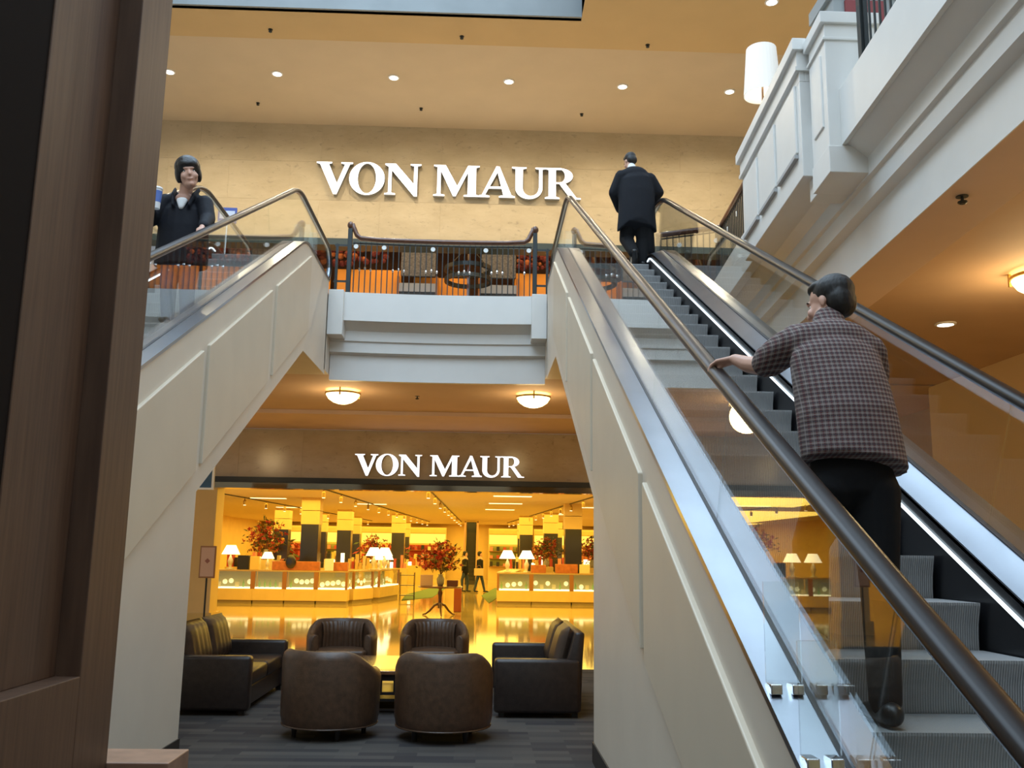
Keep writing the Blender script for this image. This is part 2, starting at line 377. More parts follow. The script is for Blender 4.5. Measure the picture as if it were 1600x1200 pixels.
# upper floor slab with its stepped fascia
PROF = [(0, 5.74), (0, 5.28), (.04, 5.28), (.05, 5.29), (.22, 5.16), (.22, 5.0), (.255, 4.985), (.255, 4.82), (.35, 4.79), (.35, 4.38)]
def curve_fascia():
    mb = MB(); n = 16; k = len(PROF); vs = []; xs = [-2.46+(3.45)*i/n for i in range(n+1)]
    for x in xs:
        u = (x+.735)/1.72; y0 = 14.37+.09*(1-u*u)
        prof = [(.4, 5.74)]+PROF+[(.45, 4.38)]
        vs += [(x, y0+d, z) for d, z in prof]
    k += 2; fs = [(i*k+j, i*k+j+1, (i+1)*k+j+1, (i+1)*k+j) for i in range(n) for j in range(k-1)]
    mb.add(vs, fs); return mb.build('trim_6', white)
struct(curve_fascia(), 'white stepped balcony fascia between the two escalators')
for i, (x0, x1) in enumerate(((-2.456, -2.22), (.745, .984))):
    struct(MB().box(x0, x1, 14.27, 14.7, 5.02, 5.745).build('trim_%d' % (7+i), white, bevel=.006), 'white pedestal block at the end of the balcony fascia')
struct(box('floor_upper', mat('upper_floor_stone', (.72, .64, .5), .3), -8.4, 8.4, 14.62, 24.5, 5.3, Z2))
struct(box('floor_upper_right', MATS['upper_floor_stone'], 3.75, 12.0, -7, 14.62, 5.3, Z2))
struct(box('ceiling_soffit', soffit_m, -8.4, 12, 14.86, 18.85, 4.5, 4.62))
struct(box('ceiling_soffit_inner', soffit_l, -8.4, 12, 18.85, 21.39, 4.42, 4.62))
# ---- right gallery: fascia running towards the camera, slightly splayed
def RX(y): return .07*(y-7.6)
def splay(mb): mb.v = [(x+RX(y), y, z) for x, y, z in mb.v]; return mb
def side_fascia(x, y0, y1, name, top=5.74):
    mb = MB(); pr = [(.36, top)]+[(d, top if i == 0 else z) for i, (d, z) in enumerate(PROF)]+[(.36, 4.38), (.36, 4.6)]
    mb.prism_y([(x+d, z) for d, z in pr], y0, y1); return struct(splay(mb).build(name, white))
side_fascia(3.11, -7, 13.6, 'trim_9', 5.80)
struct(splay(MB().box(3.472, 4.02, -7, 14.7, 4.385, 4.5)).build('trim_10', soffit_l), 'rose border strip of the gallery soffit')
struct(splay(MB().box(3.47, 9.0, -7, 14.72, 4.5, 4.6)).build('ceiling_gallery', mat('gallery_soffit_paint', (.50, .33, .20), .75, noise=.04, nscale=1.5)))
struct(splay(MB().box(3.03, 3.4, 8.12, 8.35, 5.03, 5.76)).build('trim_11', white, bevel=.008))
struct(splay(MB().box(3.02, 3.14, 10.8, 13.75, 5.24, 5.76)).build('trim_12', white, bevel=.008))
struct(box('wall_gallery', mat('ochre_gallery_paint', (.56, .38, .18), .8), 7.38, 8.4, 2, 15.0, 0, 4.5))

# ---- planter parapet with raised panels
def parapet():
    t = empty('planter_parapet', (0, 0, 5.24), label='white panelled planter box projecting from the right gallery edge', cat='planter')
    def part(name, mb, m=white, bevel=.006, parent=t):
        mb = splay(mb); mb.v = [(x, y, z-5.24) for x, y, z in mb.v]; return mb.build(name, m, parent, bevel)
    mb_ = MB().box(2.93, 3.35, 8.2, 10.8, 5.24, 6.2); mb_.box(2.93, 2.985, 8.2, 10.8, 6.2, 6.5); mb_.box(3.295, 3.35, 8.2, 10.8, 6.2, 6.5); mb_.box(2.985, 3.295, 8.2, 8.26, 6.2, 6.5); mb_.box(2.985, 3.295, 10.74, 10.8, 6.2, 6.5); part('body', mb_)
    def ring(x0, x1, y0, y1, z0, z1): return MB().box(x0, 2.99, y0, y1, z0, z1).box(3.29, x1, y0, y1, z0, z1).box(2.99, 3.29, y0, 8.27, z0, z1).box(2.99, 3.29, 10.73, y1, z0, z1)
    part('cap', ring(2.86, 3.42, 8.14, 10.86, 6.5, 6.62)); part('cap_moulding', ring(2.89, 3.4, 8.17, 10.83, 6.30, 6.34), bevel=0)
    part('frieze', ring(2.905, 3.38, 8.18, 10.82, 6.34, 6.5), bevel=0)
    for i in range(3):
        y0 = 8.32+.83*i
        p = part('panel', MB().box(2.905, 2.94, y0, y0+.72, 5.52, 6.22), bevel=.012)
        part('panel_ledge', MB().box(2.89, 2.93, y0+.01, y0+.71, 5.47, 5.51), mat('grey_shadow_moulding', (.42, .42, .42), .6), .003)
    t2 = empty('planter_pier', (0, 0, 5.8), label='taller white panelled pier at the near end of the planter box', cat='pier')
    def part2(name, mb, m=white, bevel=.006):
        mb = splay(mb); mb.v = [(x, y, z-5.8) for x, y, z in mb.v]; return mb.build(name, m, t2, bevel)
    part2('body', MB().box(3.0, 3.48, 7.6, 8.1, 5.03, 6.44)); part2('base_band', MB().box(2.99, 3.49, 7.588, 8.11, 5.022, 5.27)); part2('cap', MB().box(2.96, 3.52, 7.57, 8.13, 6.44, 6.55)); part2('cap_moulding', MB().box(2.98, 3.5, 7.585, 8.12, 6.28, 6.31))
    part2('panel', MB().box(2.985, 3.01, 7.72, 8.0, 5.5, 6.2), bevel=.01)
parapet()

# ================================================================== ESCALATORS
S = .5117; TH = math.atan(S); YB, YT = 1.264, 12.33
def deckz(y): return -.407+S*y
def offpath(d, y0=-.6, y1=14.25, r=1.3, flat_in=True):
    """path parallel to the deck line, lifted by d vertically on the incline"""
    zb, zt = .24+d, 5.9+d
    yb = (zb-d+.407)/S; yt = (zt-d+.407)/S
    return fillet([(y0, zb), (yb, zb), (yt, zt), (y1, zt)], r, 8)
def strip(path, x0, x1, t):
    mb = MB(); n = len(path); vs = []
    for p in path: vs += [(x0, p.x, p.y), (x1, p.x, p.y), (x1, p.x, p.y-t), (x0, p.x, p.y-t)]
    fs = [(i*4+k, i*4+(k+1) % 4, (i+1)*4+(k+1) % 4, (i+1)*4+k) for i in range(n-1) for k in range(4)]+[(0, 1, 2, 3), tuple(range((n-1)*4, n*4))]
    return mb.add(vs, fs)
def sweep_yz(path, prof, x, closed=False):
    n = len(path); k = len(prof); vs = []
    for i, p in enumerate(path):
        a = path[i-1] if i else p; b = path[i+1] if i < n-1 else p
        t = (b-a).normalized(); nn = Vector((-t.y, t.x))
        vs += [(x+u, p.x+nn.x*v, p.y+nn.y*v) for u, v in prof]
    fs = [(i*k+j, i*k+(j+1) % k, (i+1)*k+(j+1) % k, (i+1)*k+j) for i in range(n-1) for j in range(k)]+[tuple(range(k)), tuple(range((n-1)*k, n*k))]
    return MB().add(vs, fs)
def handrail_path():
    up = .745
    zb, zt = .24+up-.06, 6.62
    base = fillet([(-.35, zb), ((zb-up+.407)/S, zb), ((zt-up+.407)/S, zt), (14.75, zt)], 1.6, 10)
    end = [Vector((14.75+.30*math.sin(a), zt-.30+.30*math.cos(a))) for a in [PI*k/12 for k in range(1, 13)]]
    end += [Vector((14.4, zt-.6))]
    sta = [Vector((-.35-.30*math.sin(a), zb-.30+.30*math.cos(a))) for a in [PI*k/12 for k in range(12, 0, -1)]]
    return sta+base+end
STEP_ME = {}
def escalator(name, xo, label, visible_steps, mirror_side):
    """xo: x of the outer face nearest the centre; mirror_side=+1 body extends to +x, -1 to -x"""
    t = empty(name, (0, 0, 0), label=label, cat='escalator'); s = mirror_side
    X = lambda d: xo+s*d
    def xs(a, b): return (min(X(a), X(b)), max(X(a), X(b)))
    gl, gr, wi, wo = .139, 1.445, 1.284, 1.584       # glass lines, inner edge, far outer face
    dp = offpath(0)
    for side, a, b in (('near', 0, .07), ('far', 1.514, 1.584)):
        poly = [(p.x, p.y-.02) for p in dp]+[(14.26, 5.75), (14.26, 4.38), (12.5, 4.37), (8.185, 2.19), (8.185, 0), (-.6, 0)]
        cl = MB().prism_x(poly, *xs(a, b)).build('cladding', cream, t)
        if side == 'near':
            cl['label'] = 'cream painted side cladding with raised panels'
            for y1, y0 in ((12.65, 10.68), (10.45, 8.2), (8.04, 5.69), (5.56, 3.3), (3.15, 1.5)):
                top = lambda y: deckz(y)-.30
                bot = lambda y: max(2.19+.505*(y-8.185)+.23, .3)
                MB().prism_x([(y0, bot(y0)), (y1, bot(y1)), (y1, top(y1)), (y0, top(y0))], *xs(-.028, .02)).build('raised_panel', mat('tan_panel_paint', (.63, .55, .43), .5, noise=.03, nscale=2), cl, bevel=.008)
            MB().prism_x([(-.6, 0), (8.2, 0), (8.2, .16), (-.6, .16)], *xs(-.012, .05)).build('baseboard', baseb, t)
    MB().prism_x([(8.185, 2.19), (12.5, 4.37), (14.26, 4.38), (14.26, 4.45), (12.48, 4.44), (8.185, 2.27)], *xs(.07, 1.514)).build('underside', cream, t)
    MB().prism_x([(8.1, 0), (8.185, 0), (8.185, 2.2), (8.1, 2.2)], *xs(.07, 1.514)).build('end_wall', cream, t)
    for a, b, nm in ((-.012, gl-.014, 'outer_deck'), (gl+.014, .30, 'inner_deck'), (wi, gr-.014, 'inner_deck'), (gr+.014, 1.596, 'outer_deck')):
        mb = strip(dp, *xs(a, b), .03)
        if nm == 'inner_deck':      # inner decks slope towards the steps
            edge = .30 if a < .5 else wi; span = .30-gl
            mb.v = [(x, y, z-(.055*(1-abs(x-X(edge))/span))) for x, y, z in mb.v]
        mb.build(nm, steel, t, smooth=False)
    for g in (gl, gr):
        strip(offpath(.004), *xs(g-.014, g+.014), .04).build('glass_gasket', gasket, t)
    for a, b in ((.285, .30), (wi, wi+.015)):
        mb = MB(); p0 = offpath(-.065); n = len(p0); vs = []
        for p in p0: vs += [(X(a), p.x, p.y), (X(b), p.x, p.y), (X(b), p.x, p.y-.55), (X(a), p.x, p.y-.55)]
        mb.add(vs, [(i*4+k, i*4+(k+1) % 4, (i+1)*4+(k+1) % 4, (i+1)*4+k) for i in range(n-1) for k in range(4)]); mb.build('skirt_panel', skirtm, t)
    # slim lit profile along the foot of each balustrade
    for a in (.303, wi-.003):
        pth = [q for q in offpath(-.15, 0, 12.5)]
        sg = 1 if a < .5 else -1
        sweep_yz(pth, [(-.004, -.008), (.004, -.008), (.004, .008), (-.004, .008)], X(a+sg*.004)).build('skirt_light' if sg < 0 else 'skirt_trim', emis('skirt_light_white', (.75, .9, 1), 2.2) if sg < 0 else gasket, t)
    # glass panes, joints square to the incline
    hp = handrail_path()
    for g in (gl, gr):
        L0, L1 = 2.15, 11.6
        cuts = [1.2+1.62*i for i in range(7)]
        cs, sn = math.cos(TH), math.sin(TH)
        for i in range(len(cuts)-1):
            def pt(y, up):
                return (y-up*sn, deckz(y)+up*cs)
            gap = .004
            a, b = cuts[i]+gap, cuts[i+1]-gap
            MB().prism_x([pt(a, -.02), pt(b, -.02), pt(b, .63), pt(a, .63)], *xs(g-.005, g+.005)).build('glass_pane', glass, t)
        # head panes with rounded end
        y0 = cuts[-1]+.004; ctop = [(p.x, p.y-.03) for p in hp if p.x > y0-.1 and p.y > 6.0]
        zt = 6.59
        a = (y0+.02*sn, deckz(y0)-.02*cs); b = (y0-.63*sn, deckz(y0)+.63*cs)
        low = [(q.x, q.y-.01) for q in offpath(0) if q.x > y0+.05 and q.x < 13.2]
        hi = [(q.x+.02, q.y-.045) for q in hp if y0-.25 < q.x < 13.2 and q.y > 5.3]
        MB().prism_x([a]+low+[(13.2, 5.88), (13.2, zt)]+hi[::-1]+[b], *xs(g-.005, g+.005)).build('glass_pane', glass, t)
        arc = [(14.75+.27*math.sin(PI*k/10), 6.32+.27*math.cos(PI*k/10)) for k in range(11)]
        MB().prism_x([(13.21, 5.88), (13.21, zt)]+arc+[(14.4, 6.02), (14.25, 5.88)], *xs(g-.005, g+.005)).build('glass_pane', glass, t)
        prof = [(-.043, -.012), (-.036, .012), (-.02, .02), (.02, .02), (.036, .012), (.043, -.012), (.036, -.026), (.012, -.03), (-.012, -.03), (-.036, -.026)]
        sweep_yz(hp, prof, X(g)).build('handrail', rubber, t, smooth=True)
        sweep_yz(hp, [(-.014, -.042), (.014, -.042), (.014, -.028), (-.014, -.028)], X(g)).build('handrail_guide', steel, t)
    # steps
    y = 12.35-.04
    cx = X((.30+wi)/2); hw = (wi-.30)/2-.022
    if 'm' not in STEP_ME:
        ris = [(0, .0), (-.0, -.012), (.012, -.05), (.026, -.10), (.034, -.16), (.036, -.21)]
        poly = [(.41, 0)]+ris+[(.41, -.21)]
        me = MB().prism_x(poly, -hw, hw).mesh('step'); me.materials.append(stepm); STEP_ME['m'] = me
    k = 0
    for i in range(30):
        yy = 12.30-.404*i; zz = -.64+S*yy
        if yy < 1.6: break
        if yy > 11.6: zz = min(zz, Z2-.03)
        place('step', STEP_ME['m'], t, loc=(cx, yy, zz))
    MB().box(*xs(.30, wi), 12.6, 14.65, Z2-.2, Z2).build('landing_plate', steel, t)
    MB().box(*xs(.30, wi), -.9, 1.25, -.1, .012).build('landing_plate', steel, t)
    MB().box(*xs(.0, 1.584), 14.2, 14.66, 4.45, 5.66).build('landing_beam', cream, t)
    # clear guard plates clipped on the outer deck
    spots = ((3.27, ), (2.94, ), (12.75, ), (13.1, )) 
    for (y0,) in spots:
        zz = (deckz(y0) if y0 < 12 else 5.9)
        gp = MB().box(*xs(-.005, gl-.02), y0-.006, y0+.006, zz+.012, zz+.36).build('guard_plate', glass, t)
        for d in (.02, gl-.045):
            MB().box(*xs(d-.02, d+.02), y0-.04, y0+.03, zz-.012, zz+.022).build('plate_clip', chrome, gp, bevel=.004)
    return t
escalator('escalator', .9865, 'right hand up escalator carrying the two men towards the upper floor', 30, 1)
escalator('escalator', -2.458, 'left hand escalator with the woman riding down', 30, -1)

# ================================================================== SIGNS
def arc2(cx, cz, rx, rz, a0, a1, n=14): return [(cx+rx*math.cos(rad(a0+(a1-a0)*i/n)), cz+rz*math.sin(rad(a0+(a1-a0)*i/n))) for i in range(n+1)]
GLYPH = {
 'V': (1.08, [[(0, 1), (.46, 1), (.46, .955), (.37, .93), (.625, .33), (.84, .93), (.73, .955), (.73, 1), (1.08, 1), (1.08, .955), (.99, .93), (.63, -.03), (.53, -.03), (.10, .93), (0, .955)]]),
 'N': (1.10, [[(0, 1), (.33, 1), (.88, .36), (.88, .93), (.77, .955), (.77, 1), (1.1, 1), (1.1, .955), (.99, .93), (.99, -.04), (.90, -.04), (.21, .78), (.21, .07), (.33, .045), (.33, 0), (0, 0), (0, .045), (.11, .07), (.11, .89), (0, .955)]]),
 'M': (1.39, [[(0, 1), (.36, 1), (.72, .34), (1.04, 1), (1.39, 1), (1.39, .955), (1.29, .93), (1.29, .07), (1.39, .045), (1.39, 0), (.92, 0), (.92, .045), (1.04, .07), (1.04, .77), (.68, 0), (.60, 0), (.22, .80), (.22, .07), (.34, .045), (.34, 0), (0, 0), (0, .045), (.11, .07), (.11, .93), (0, .955)]]),
 'A': (1.10, [[(.53, 1.0), (.60, 1.0), (.62, .90), (.20, .07), (.10, .07)], [(.52, 1.0), (.63, 1.0), (1.0, .07), (.75, .07)], [(.28, .28), (.80, .28), (.78, .35), (.31, .35)], [(0, 0), (.34, 0), (.34, .045), (.24, .075), (.06, .075), (0, .045)], [(.62, 0), (1.10, 0), (1.10, .045), (1.02, .075), (.72, .075), (.62, .045)]]),
 'U': (1.04, [[(0, 1), (.45, 1), (.45, .955), (.34, .93), (.34, .32)]+arc2(.58, .32, .24, .24, 180, 360, 12)[1:-1]+[(.83, .34), (.83, .93), (.72, .955), (.72, 1), (1.04, 1), (1.04, .955), (.94, .93), (.94, .32)]+arc2(.525, .32, .415, .345, 0, -180, 16)[1:-1]+[(.11, .32), (.11, .93), (0, .955)]]),
 'R': (1.08, [[(.11, .04), (.34, .04), (.34, .96), (.11, .96)], [(0, 0), (.45, 0), (.45, .045), (.34, .075), (.11, .075), (0, .045)], [(0, 1), (.5, 1), (.5, .94), (.11, .93), (0, .955)],
              arc2(.46, .745, .40, .255, 90, -90, 14)+arc2(.46, .745, .155, .205, -90, 90, 12), [(.3, .49), (.48, .49), (.48, .54), (.3, .54)], [(.3, .94), (.48, .94), (.48, 1), (.3, 1)], [(.40, .53), (.64, .50), (.97, .06), (1.10, .045), (1.10, 0), (.80, 0), (.44, .49)]]),
 'O': (1.04, None)}
def letter(ch, name, parent, x, z, w, h, y, depth):
    gw, polys = GLYPH[ch]; mb = MB()
    if ch == 'O':
        n = 40; A = arc2(.52, .5, .52, .53, 0, 360, n)[:-1]; B = arc2(.52, .5, .265, .475, 0, 360, n)[:-1]
        vs = [(p[0], 0, p[1]) for p in A]+[(p[0], 0, p[1]) for p in B]+[(p[0], 1, p[1]) for p in A]+[(p[0], 1, p[1]) for p in B]; fs = []
        for i in range(n):
            j = (i+1) % n; fs += [(i, j, n+j, n+i), (2*n+i, 3*n+i, 3*n+j, 2*n+j), (i, 2*n+i, 2*n+j, j), (n+i, n+j, 3*n+j, 3*n+i)]
        mb.add(vs, fs)
    else:
        for p in polys: mb.prism_y(p, 0, 1)
    mb.v = [(x+v[0]/gw*w, y-depth+v[1]*depth, z+v[2]*h) for v in mb.v]
    me = mb.mesh('letter'); me.materials.append(letterm); me.materials.append(letter_side)
    for p in me.polygons:
        if p.normal.y > -.9: p.material_index = 1
    return place(name, me, parent)
def sign(x0, z0, k, label):
    t = empty('store_sign', (x0, YW, z0), label=label, cat='sign')
    for ch, a, w in (('V', 0, .87), ('O', .79, .85), ('N', 1.64, .87), ('M', 2.81, 1.10), ('A', 3.89, .88), ('U', 4.69, .82), ('R', 5.49, .85)):
        letter(ch, 'letter', t, a*k, 0, w*k, .79*k, -.03, .12*k)
    return t
sign(-4.10, 10.09, 1.0, 'large white illuminated store name letters on the upper stone wall')
sign(-2.88, 3.39, .607, 'smaller white illuminated store name letters above the lower shop entrance')

# ================================================================== STOREFRONT HEADERS AND STORE SHELL
struct(box('trim_14', mat('black_header_frame', (.012, .014, .013), .35), -8.4, 7.4, YW-.08, YW+.4, 3.19, 3.31))
struct(box('trim_15', mat('mirror_lip', (.22, .18, .12), .08, 1), -8.4, 7.4, YW-.02, YW+.35, 3.06, 3.19))
struct(box('trim_16', mat('green_black_frame', (.03, .045, .042), .4), -8.4, 8.4, YW-.06, YW+.4, 8.84, 9.0))
struct(box('wall_store_left', yellow, -6.6, -5.95, YW+.0, YW+.6, 0, 3.06)); struct(box('trim_17', gold, -6.66, -5.89, YW-.05, YW+.65, 0, .3))
struct(box('wall_store_right', mat('brown_store_wall', (.36, .24, .13), .5), 6.6, 12, YW+.0, YW+.6, 0, 4.5)); struct(box('wall_gallery_end', MATS['brown_store_wall'], 8.4, 8.6, 15, 21.4, 0, 4.5))
struct(box('ceiling_store', mat('store_ceiling', (.72, .58, .34), .7, noise=.03), -14, 14, YW+.35, 63, 3.45, 3.6))
struct(box('wall_store_back', yellow, -14, 14, 61.5, 61.8, 0, 3.45)); struct(box('wall_store_far_left', yellow, -14.2, -14, YW+.5, 61.8, 0, 3.45)); struct(box('wall_store_far_right', yellow, 14, 14.2, YW+.5, 61.8, 0, 3.45))
struct(box('ceiling_upper_store', mat('upper_store_ceiling', (.55, .36, .16), .8), -8.4, 8.4, YW+.3, 25, 9.75, 9.9))
# upper store: wall of orange panels glimpsed through the railing
ub = struct(box('wall_upper_store', mat('dark_upper_store_wall', (.10, .05, .03), .7), -8.4, 8.4, 24.3, 24.5, Z2, 9.75))
uw = empty('orange_display_wall', (-1, 23.1, Z2), label='orange display panels inside the upper shop behind the railing', cat='display')
for x0, x1 in ((-6.4, -5.1), (-5.0, -3.95), (-3.85, -2.15), (.75, 2.0), (2.1, 3.6), (3.7, 5.2)):
    MB().box(x0+1, x1+1, 0, .08, 0, 3.1).build('orange_panel', orange, uw, bevel=.01)
MB().box(-.95+.1, .05+.55, .25, .33, 0, 3.0).build('orange_panel', orange, uw, bevel=.01)
for i, x in enumerate((-1.72, .34)):
    u = empty('display_niche', (x, 22.95, Z2), label=('left' if i == 0 else 'right')+' grey topped display niche between orange panels in the upper shop', cat='display')
    MB().box(-.46, .46, 0, .3, 0, 2.5).build('body', mat('niche_black', (.02, .02, .022), .5), u); MB().box(-.48, .48, -.03, .32, 2.5, 2.72).build('grey_top', mat('niche_grey', (.24, .29, .38), .6), u)
    for s_ in (-.52, .46): MB().box(s_, s_+.06, -.04, .34, 0, 2.9).build('side_post', brownpost, u)
    MB().box(-.44, .44, .1, .2, 2.95, 3.7).build('hanging_panel', mat('grey_textile', (.10, .115, .15), .9, noise=.5, nscale=20), u)
ch = empty('ring_chandelier', (-.42, 22.25, 8.3), label='dark iron ring chandelier in the upper shop seen through the railing', cat='chandelier')
for zz, r in ((0, .55), (.28, .55)):
    mb = MB(); mb.lathe([(r-.04, -.05), (r+.04, -.05), (r+.04, .05), (r-.04, .05), (r-.04, -.05)], 28, (0, 0, zz)); mb.build('ring', darkmetal, ch)
MB().box(-.03, .03, -.03, .03, -.5, 1.45).build('stem', wood, ch)
for a in range(4): MB().tube([(.55*math.cos(a*PI/2), .55*math.sin(a*PI/2), .28), (0, 0, .9)], [.012, .012], 6).build('rod', darkmetal, ch)
def garland(x, w, label):
    mb = MB(); t = empty('flower_garland', (x, 23.0, 8.82), label=label, cat='flowers')
    for name, m, k in (('red_blooms', mat('red_flowers', (.10, .012, .012), .8), 60), ('orange_blooms', mat('orange_flowers', (.28, .09, .03), .8), 14)):
        mb = MB()
        for _ in range(k): mb.ell((random.uniform(-w/2, w/2), random.uniform(-.12, .12), random.uniform(.06, .5)), (random.uniform(.05, .1),)*3, nu=6, nv=4)
        stuff(mb.build(name, m, t))
    return t
garland(-3.6, 2.2, 'red flower garland above the left orange panels of the upper shop'); garland(1.6, 1.5, 'red flower garland above the right orange panels of the upper shop')

# ================================================================== CEILING FITTINGS
dl = MB().lathe([(.0, -.012), (.095, -.012), (.095, 0)], 20).mesh('lens'); dl.materials.append(downl)
rg = MB().lathe([(.095, 0), (.095, -.02), (.125, -.012), (.125, 0)], 20).mesh('ring'); rg.materials.append(white)
def downlight(x, y, z, label, power=0, group=None, s=1):
    t = empty('recessed_downlight', (x, y, z), label=label, cat='downlight', group=group)
    a = place('lens', dl, t); b = place('trim_ring', rg, t); a.scale = b.scale = (s, s, s)
    if power:
        l = bpy.data.lights.new('downlight_beam', 'SPOT'); l.energy = power; l.color = (1, .84, .58); l.spot_size = rad(172); l.spot_blend = .8; l.shadow_soft_size = .1
        o = bpy.data.objects.new('downlight_beam', l); COL.objects.link(o); o.location = (x, y, z-.04)
for i, (x, y) in enumerate(((-6.96, 19.03), (-4.62, 18.97), (-2.09, 18.98), (.43, 19.0), (2.95, 19.07), (5.36, 19.15))):
    downlight(x, y, 11.9, ('first', 'second', 'third', 'fourth', 'fifth', 'sixth')[i]+' downlight from the left in the row on the upper ceiling', 430)
downlight(5.06, 15.17, 11.55, 'single downlight on the ochre ceiling beside the lamp shade', 200)
downlight(5.55, 10.75, 4.5, 'flat downlight in the brown soffit right of the plaid shirt', 25)
sp_me = MB().lathe([(0, -.06), (.02, -.06), (.035, -.05), (.035, -.04), (.012, -.035), (.012, -.005), (.045, -.005), (.045, 0)], 12).mesh('sprinkler'); sp_me.materials.append(darkmetal)
for i, (x, y, z, d) in enumerate(((-5.36, 20.37, 11.9, 'left'), (-1.58, 20.39, 11.9, 'middle'), (2.19, 20.44, 11.9, 'right'))):
    tag(place('sprinkler', sp_me, loc=(x, y, z)), 'small dark sprinkler on the upper ceiling near the stone wall, '+d+' of three', 'sprinkler')
for x, y, d in ((-4.23, 16.62, 'left'), (-.55, 16.65, 'middle'), (3.09, 16.74, 'right')):
    tag(place('sprinkler', sp_me, loc=(x, y, 11.55)), 'small dark sprinkler on the ochre ceiling beam, '+d+' of three', 'sprinkler')
tag(place('sprinkler', sp_me, loc=(3.55, 6.5, 4.38)), 'dark sprinkler on the rose soffit border under the right gallery', 'sprinkler')
tag(place('sprinkler', sp_me, loc=(-1.2, 16.9, 4.5)), 'small dark sprinkler between the two glowing bowl lights', 'sprinkler')
# glowing bowl lights under the soffit
bw = MB().lathe([(0, -.19), (.08, -.185), (.17, -.155), (.25, -.10), (.295, -.03), (.30, 0), (.285, 0), (.27, -.04), (.2, -.11)], 28).mesh('bowl'); bw.materials.append(bowl)
bc = MB().lathe([(0, .03), (.16, .03), (.16, 0), (.05, -.02), (0, -.02)], 20).mesh('canopy'); bc.materials.append(brass)
br_ = MB().lathe([(.295, -.02), (.315, -.02), (.315, .01), (.295, .01), (.295, -.02)], 28).mesh('rim'); br_.materials.append(brass)
cl_ = MB().box(-.012, .012, -.012, .012, -.09, .06).mesh('clip'); cl_.materials.append(brass)
def bowl_light(x, y, z, label, power=33):
    t = empty('ceiling_bowl_light', (x, y, z), label=label, cat='ceiling light')
    for n, me in (('glass_bowl', bw), ('canopy', bc), ('rim', br_)):
        o = place(n, me, t, smooth=(n == 'glass_bowl')); o.location.z = -.06 if n != 'canopy' else 0
    for k in range(3): place('clip', cl_, t, loc=(.305*math.cos(k*2.094+.5), .305*math.sin(k*2.094+.5), -.04))
    l = bpy.data.lights.new('bowl_bulb', 'POINT'); l.energy = power; l.color = (1, .72, .36); l.shadow_soft_size = .3
    o = bpy.data.objects.new('bowl_bulb', l); COL.objects.link(o); o.location = (x, y, z-.34)
bowl_light(-2.48, 16.4, 4.5, 'glowing glass bowl light on the soffit, left of the two between the escalators')
bowl_light(.9, 16.4, 4.5, 'glowing glass bowl light on the soffit, right of the two between the escalators')
bowl_light(4.4, 16.4, 4.5, 'glowing glass bowl light on the soffit behind the right escalator')
bowl_light(-5.9, 16.4, 4.5, 'glowing glass bowl light on the soffit behind the left escalator')
bowl_light(5.46, 8.6, 4.5, 'glowing bowl light cut by the right edge of the picture', 80)
bowl_light(5.3, 4.4, 4.5, 'added bowl light on the gallery soffit, out of view to the right', 100)  # unseen lamp added to brighten the dim gallery soffit

# ================================================================== RAILINGS
bal_me = MB().box(-.008, .008, -.008, .008, 0, .86).mesh('baluster'); bal_me.materials.append(darkmetal)
col_me = MB().lathe([(0, -.03), (.011, -.025), (.018, 0), (.011, .025), (0, .03)], 8).mesh('collar'); col_me.materials.append(chrome)
ros_me = MB().lathe([(0, -.006), (.035, -.008), (.04, 0), (.035, .008), (0, .006)], 14).mesh('rosette'); ros_me.materials.append(mat('white_enamel', (.8, .82, .8), .25))
def mid_railing():
    t = empty('balcony_railing', (-.70, 14.55, 5.745), label='dark railing with wooden top rail on the balcony between the escalators', cat='railing')
    yb = lambda x: .07*(1-(x/1.5)**2)
    n = 33
    for i in range(n):
        x = -1.42+2.84*i/(n-1)
        place('baluster', bal_me, t, loc=(x, yb(x), .03))
    for i in range(n-1):
        if i % 6 in (1, 2, 3):
            x = -1.42+2.84*(i+.0)/(n-1); o = place('collar', col_me, t, loc=(x, yb(x)-.012, .42 if i % 6 != 2 else .44))
    for x in (-1.40, -.95, -.16, .70, 1.40):
        o = place('rosette', ros_me, t, loc=(x, yb(x)-.02, .80)); o.rotation_euler = (PI/2, 0, 0)
    xs = [-1.45+2.9*i/14 for i in range(15)]
    MB().tube([(x, yb(x), .02) for x in xs], [(.015, .015)]*15, 6, cap=False, ref=(0, 0, 1)).build('bottom_rail', darkmetal, t)
    MB().tube([(x, yb(x), .86) for x in xs], [(.014, .012)]*15, 6, cap=False, ref=(0, 0, 1)).build('upper_rail', darkmetal, t)
    pts = [(-1.52, 0, 1.17), (-1.47, 0, 1.16), (-1.43, 0, 1.08), (-1.39, 0, .99), (-1.33, .005, .945)]+[(x, yb(x), .935) for x in xs[2:-2]]+[(1.33, .005, .945), (1.39, 0, .99), (1.43, 0, 1.08), (1.47, 0, 1.16), (1.52, 0, 1.17)]
    MB().tube(pts, [(.03, .045), (.045, .05)]+[(.045, .04)]*(len(pts)-4)+[(.045, .05), (.03, .045)], 10, ref=(0, 0, 1)).build('wooden_top_rail', wood, t, smooth=True)
    for x in (-1.5, 1.5):
        MB().box(x-.035, x+.035, -.035, .035, 0, 1.1).build('end_post', darkmetal, t, bevel=.006)
        MB().ell((x, 0, 1.16), (.055, .06, .065)).build('scroll_end', wood, t, smooth=True)
        s = -1 if x < 0 else 1
        for z in (.2, .8): MB().box(min(x, x+s*.24), max(x, x+s*.24), -.012, .012, z, z+.03).build('side_bar', darkmetal, t)
        MB().box(x+s*.20-.02, x+s*.20+.02, -.02, .02, 0, .84).build('side_post', darkmetal, t)
mid_railing()
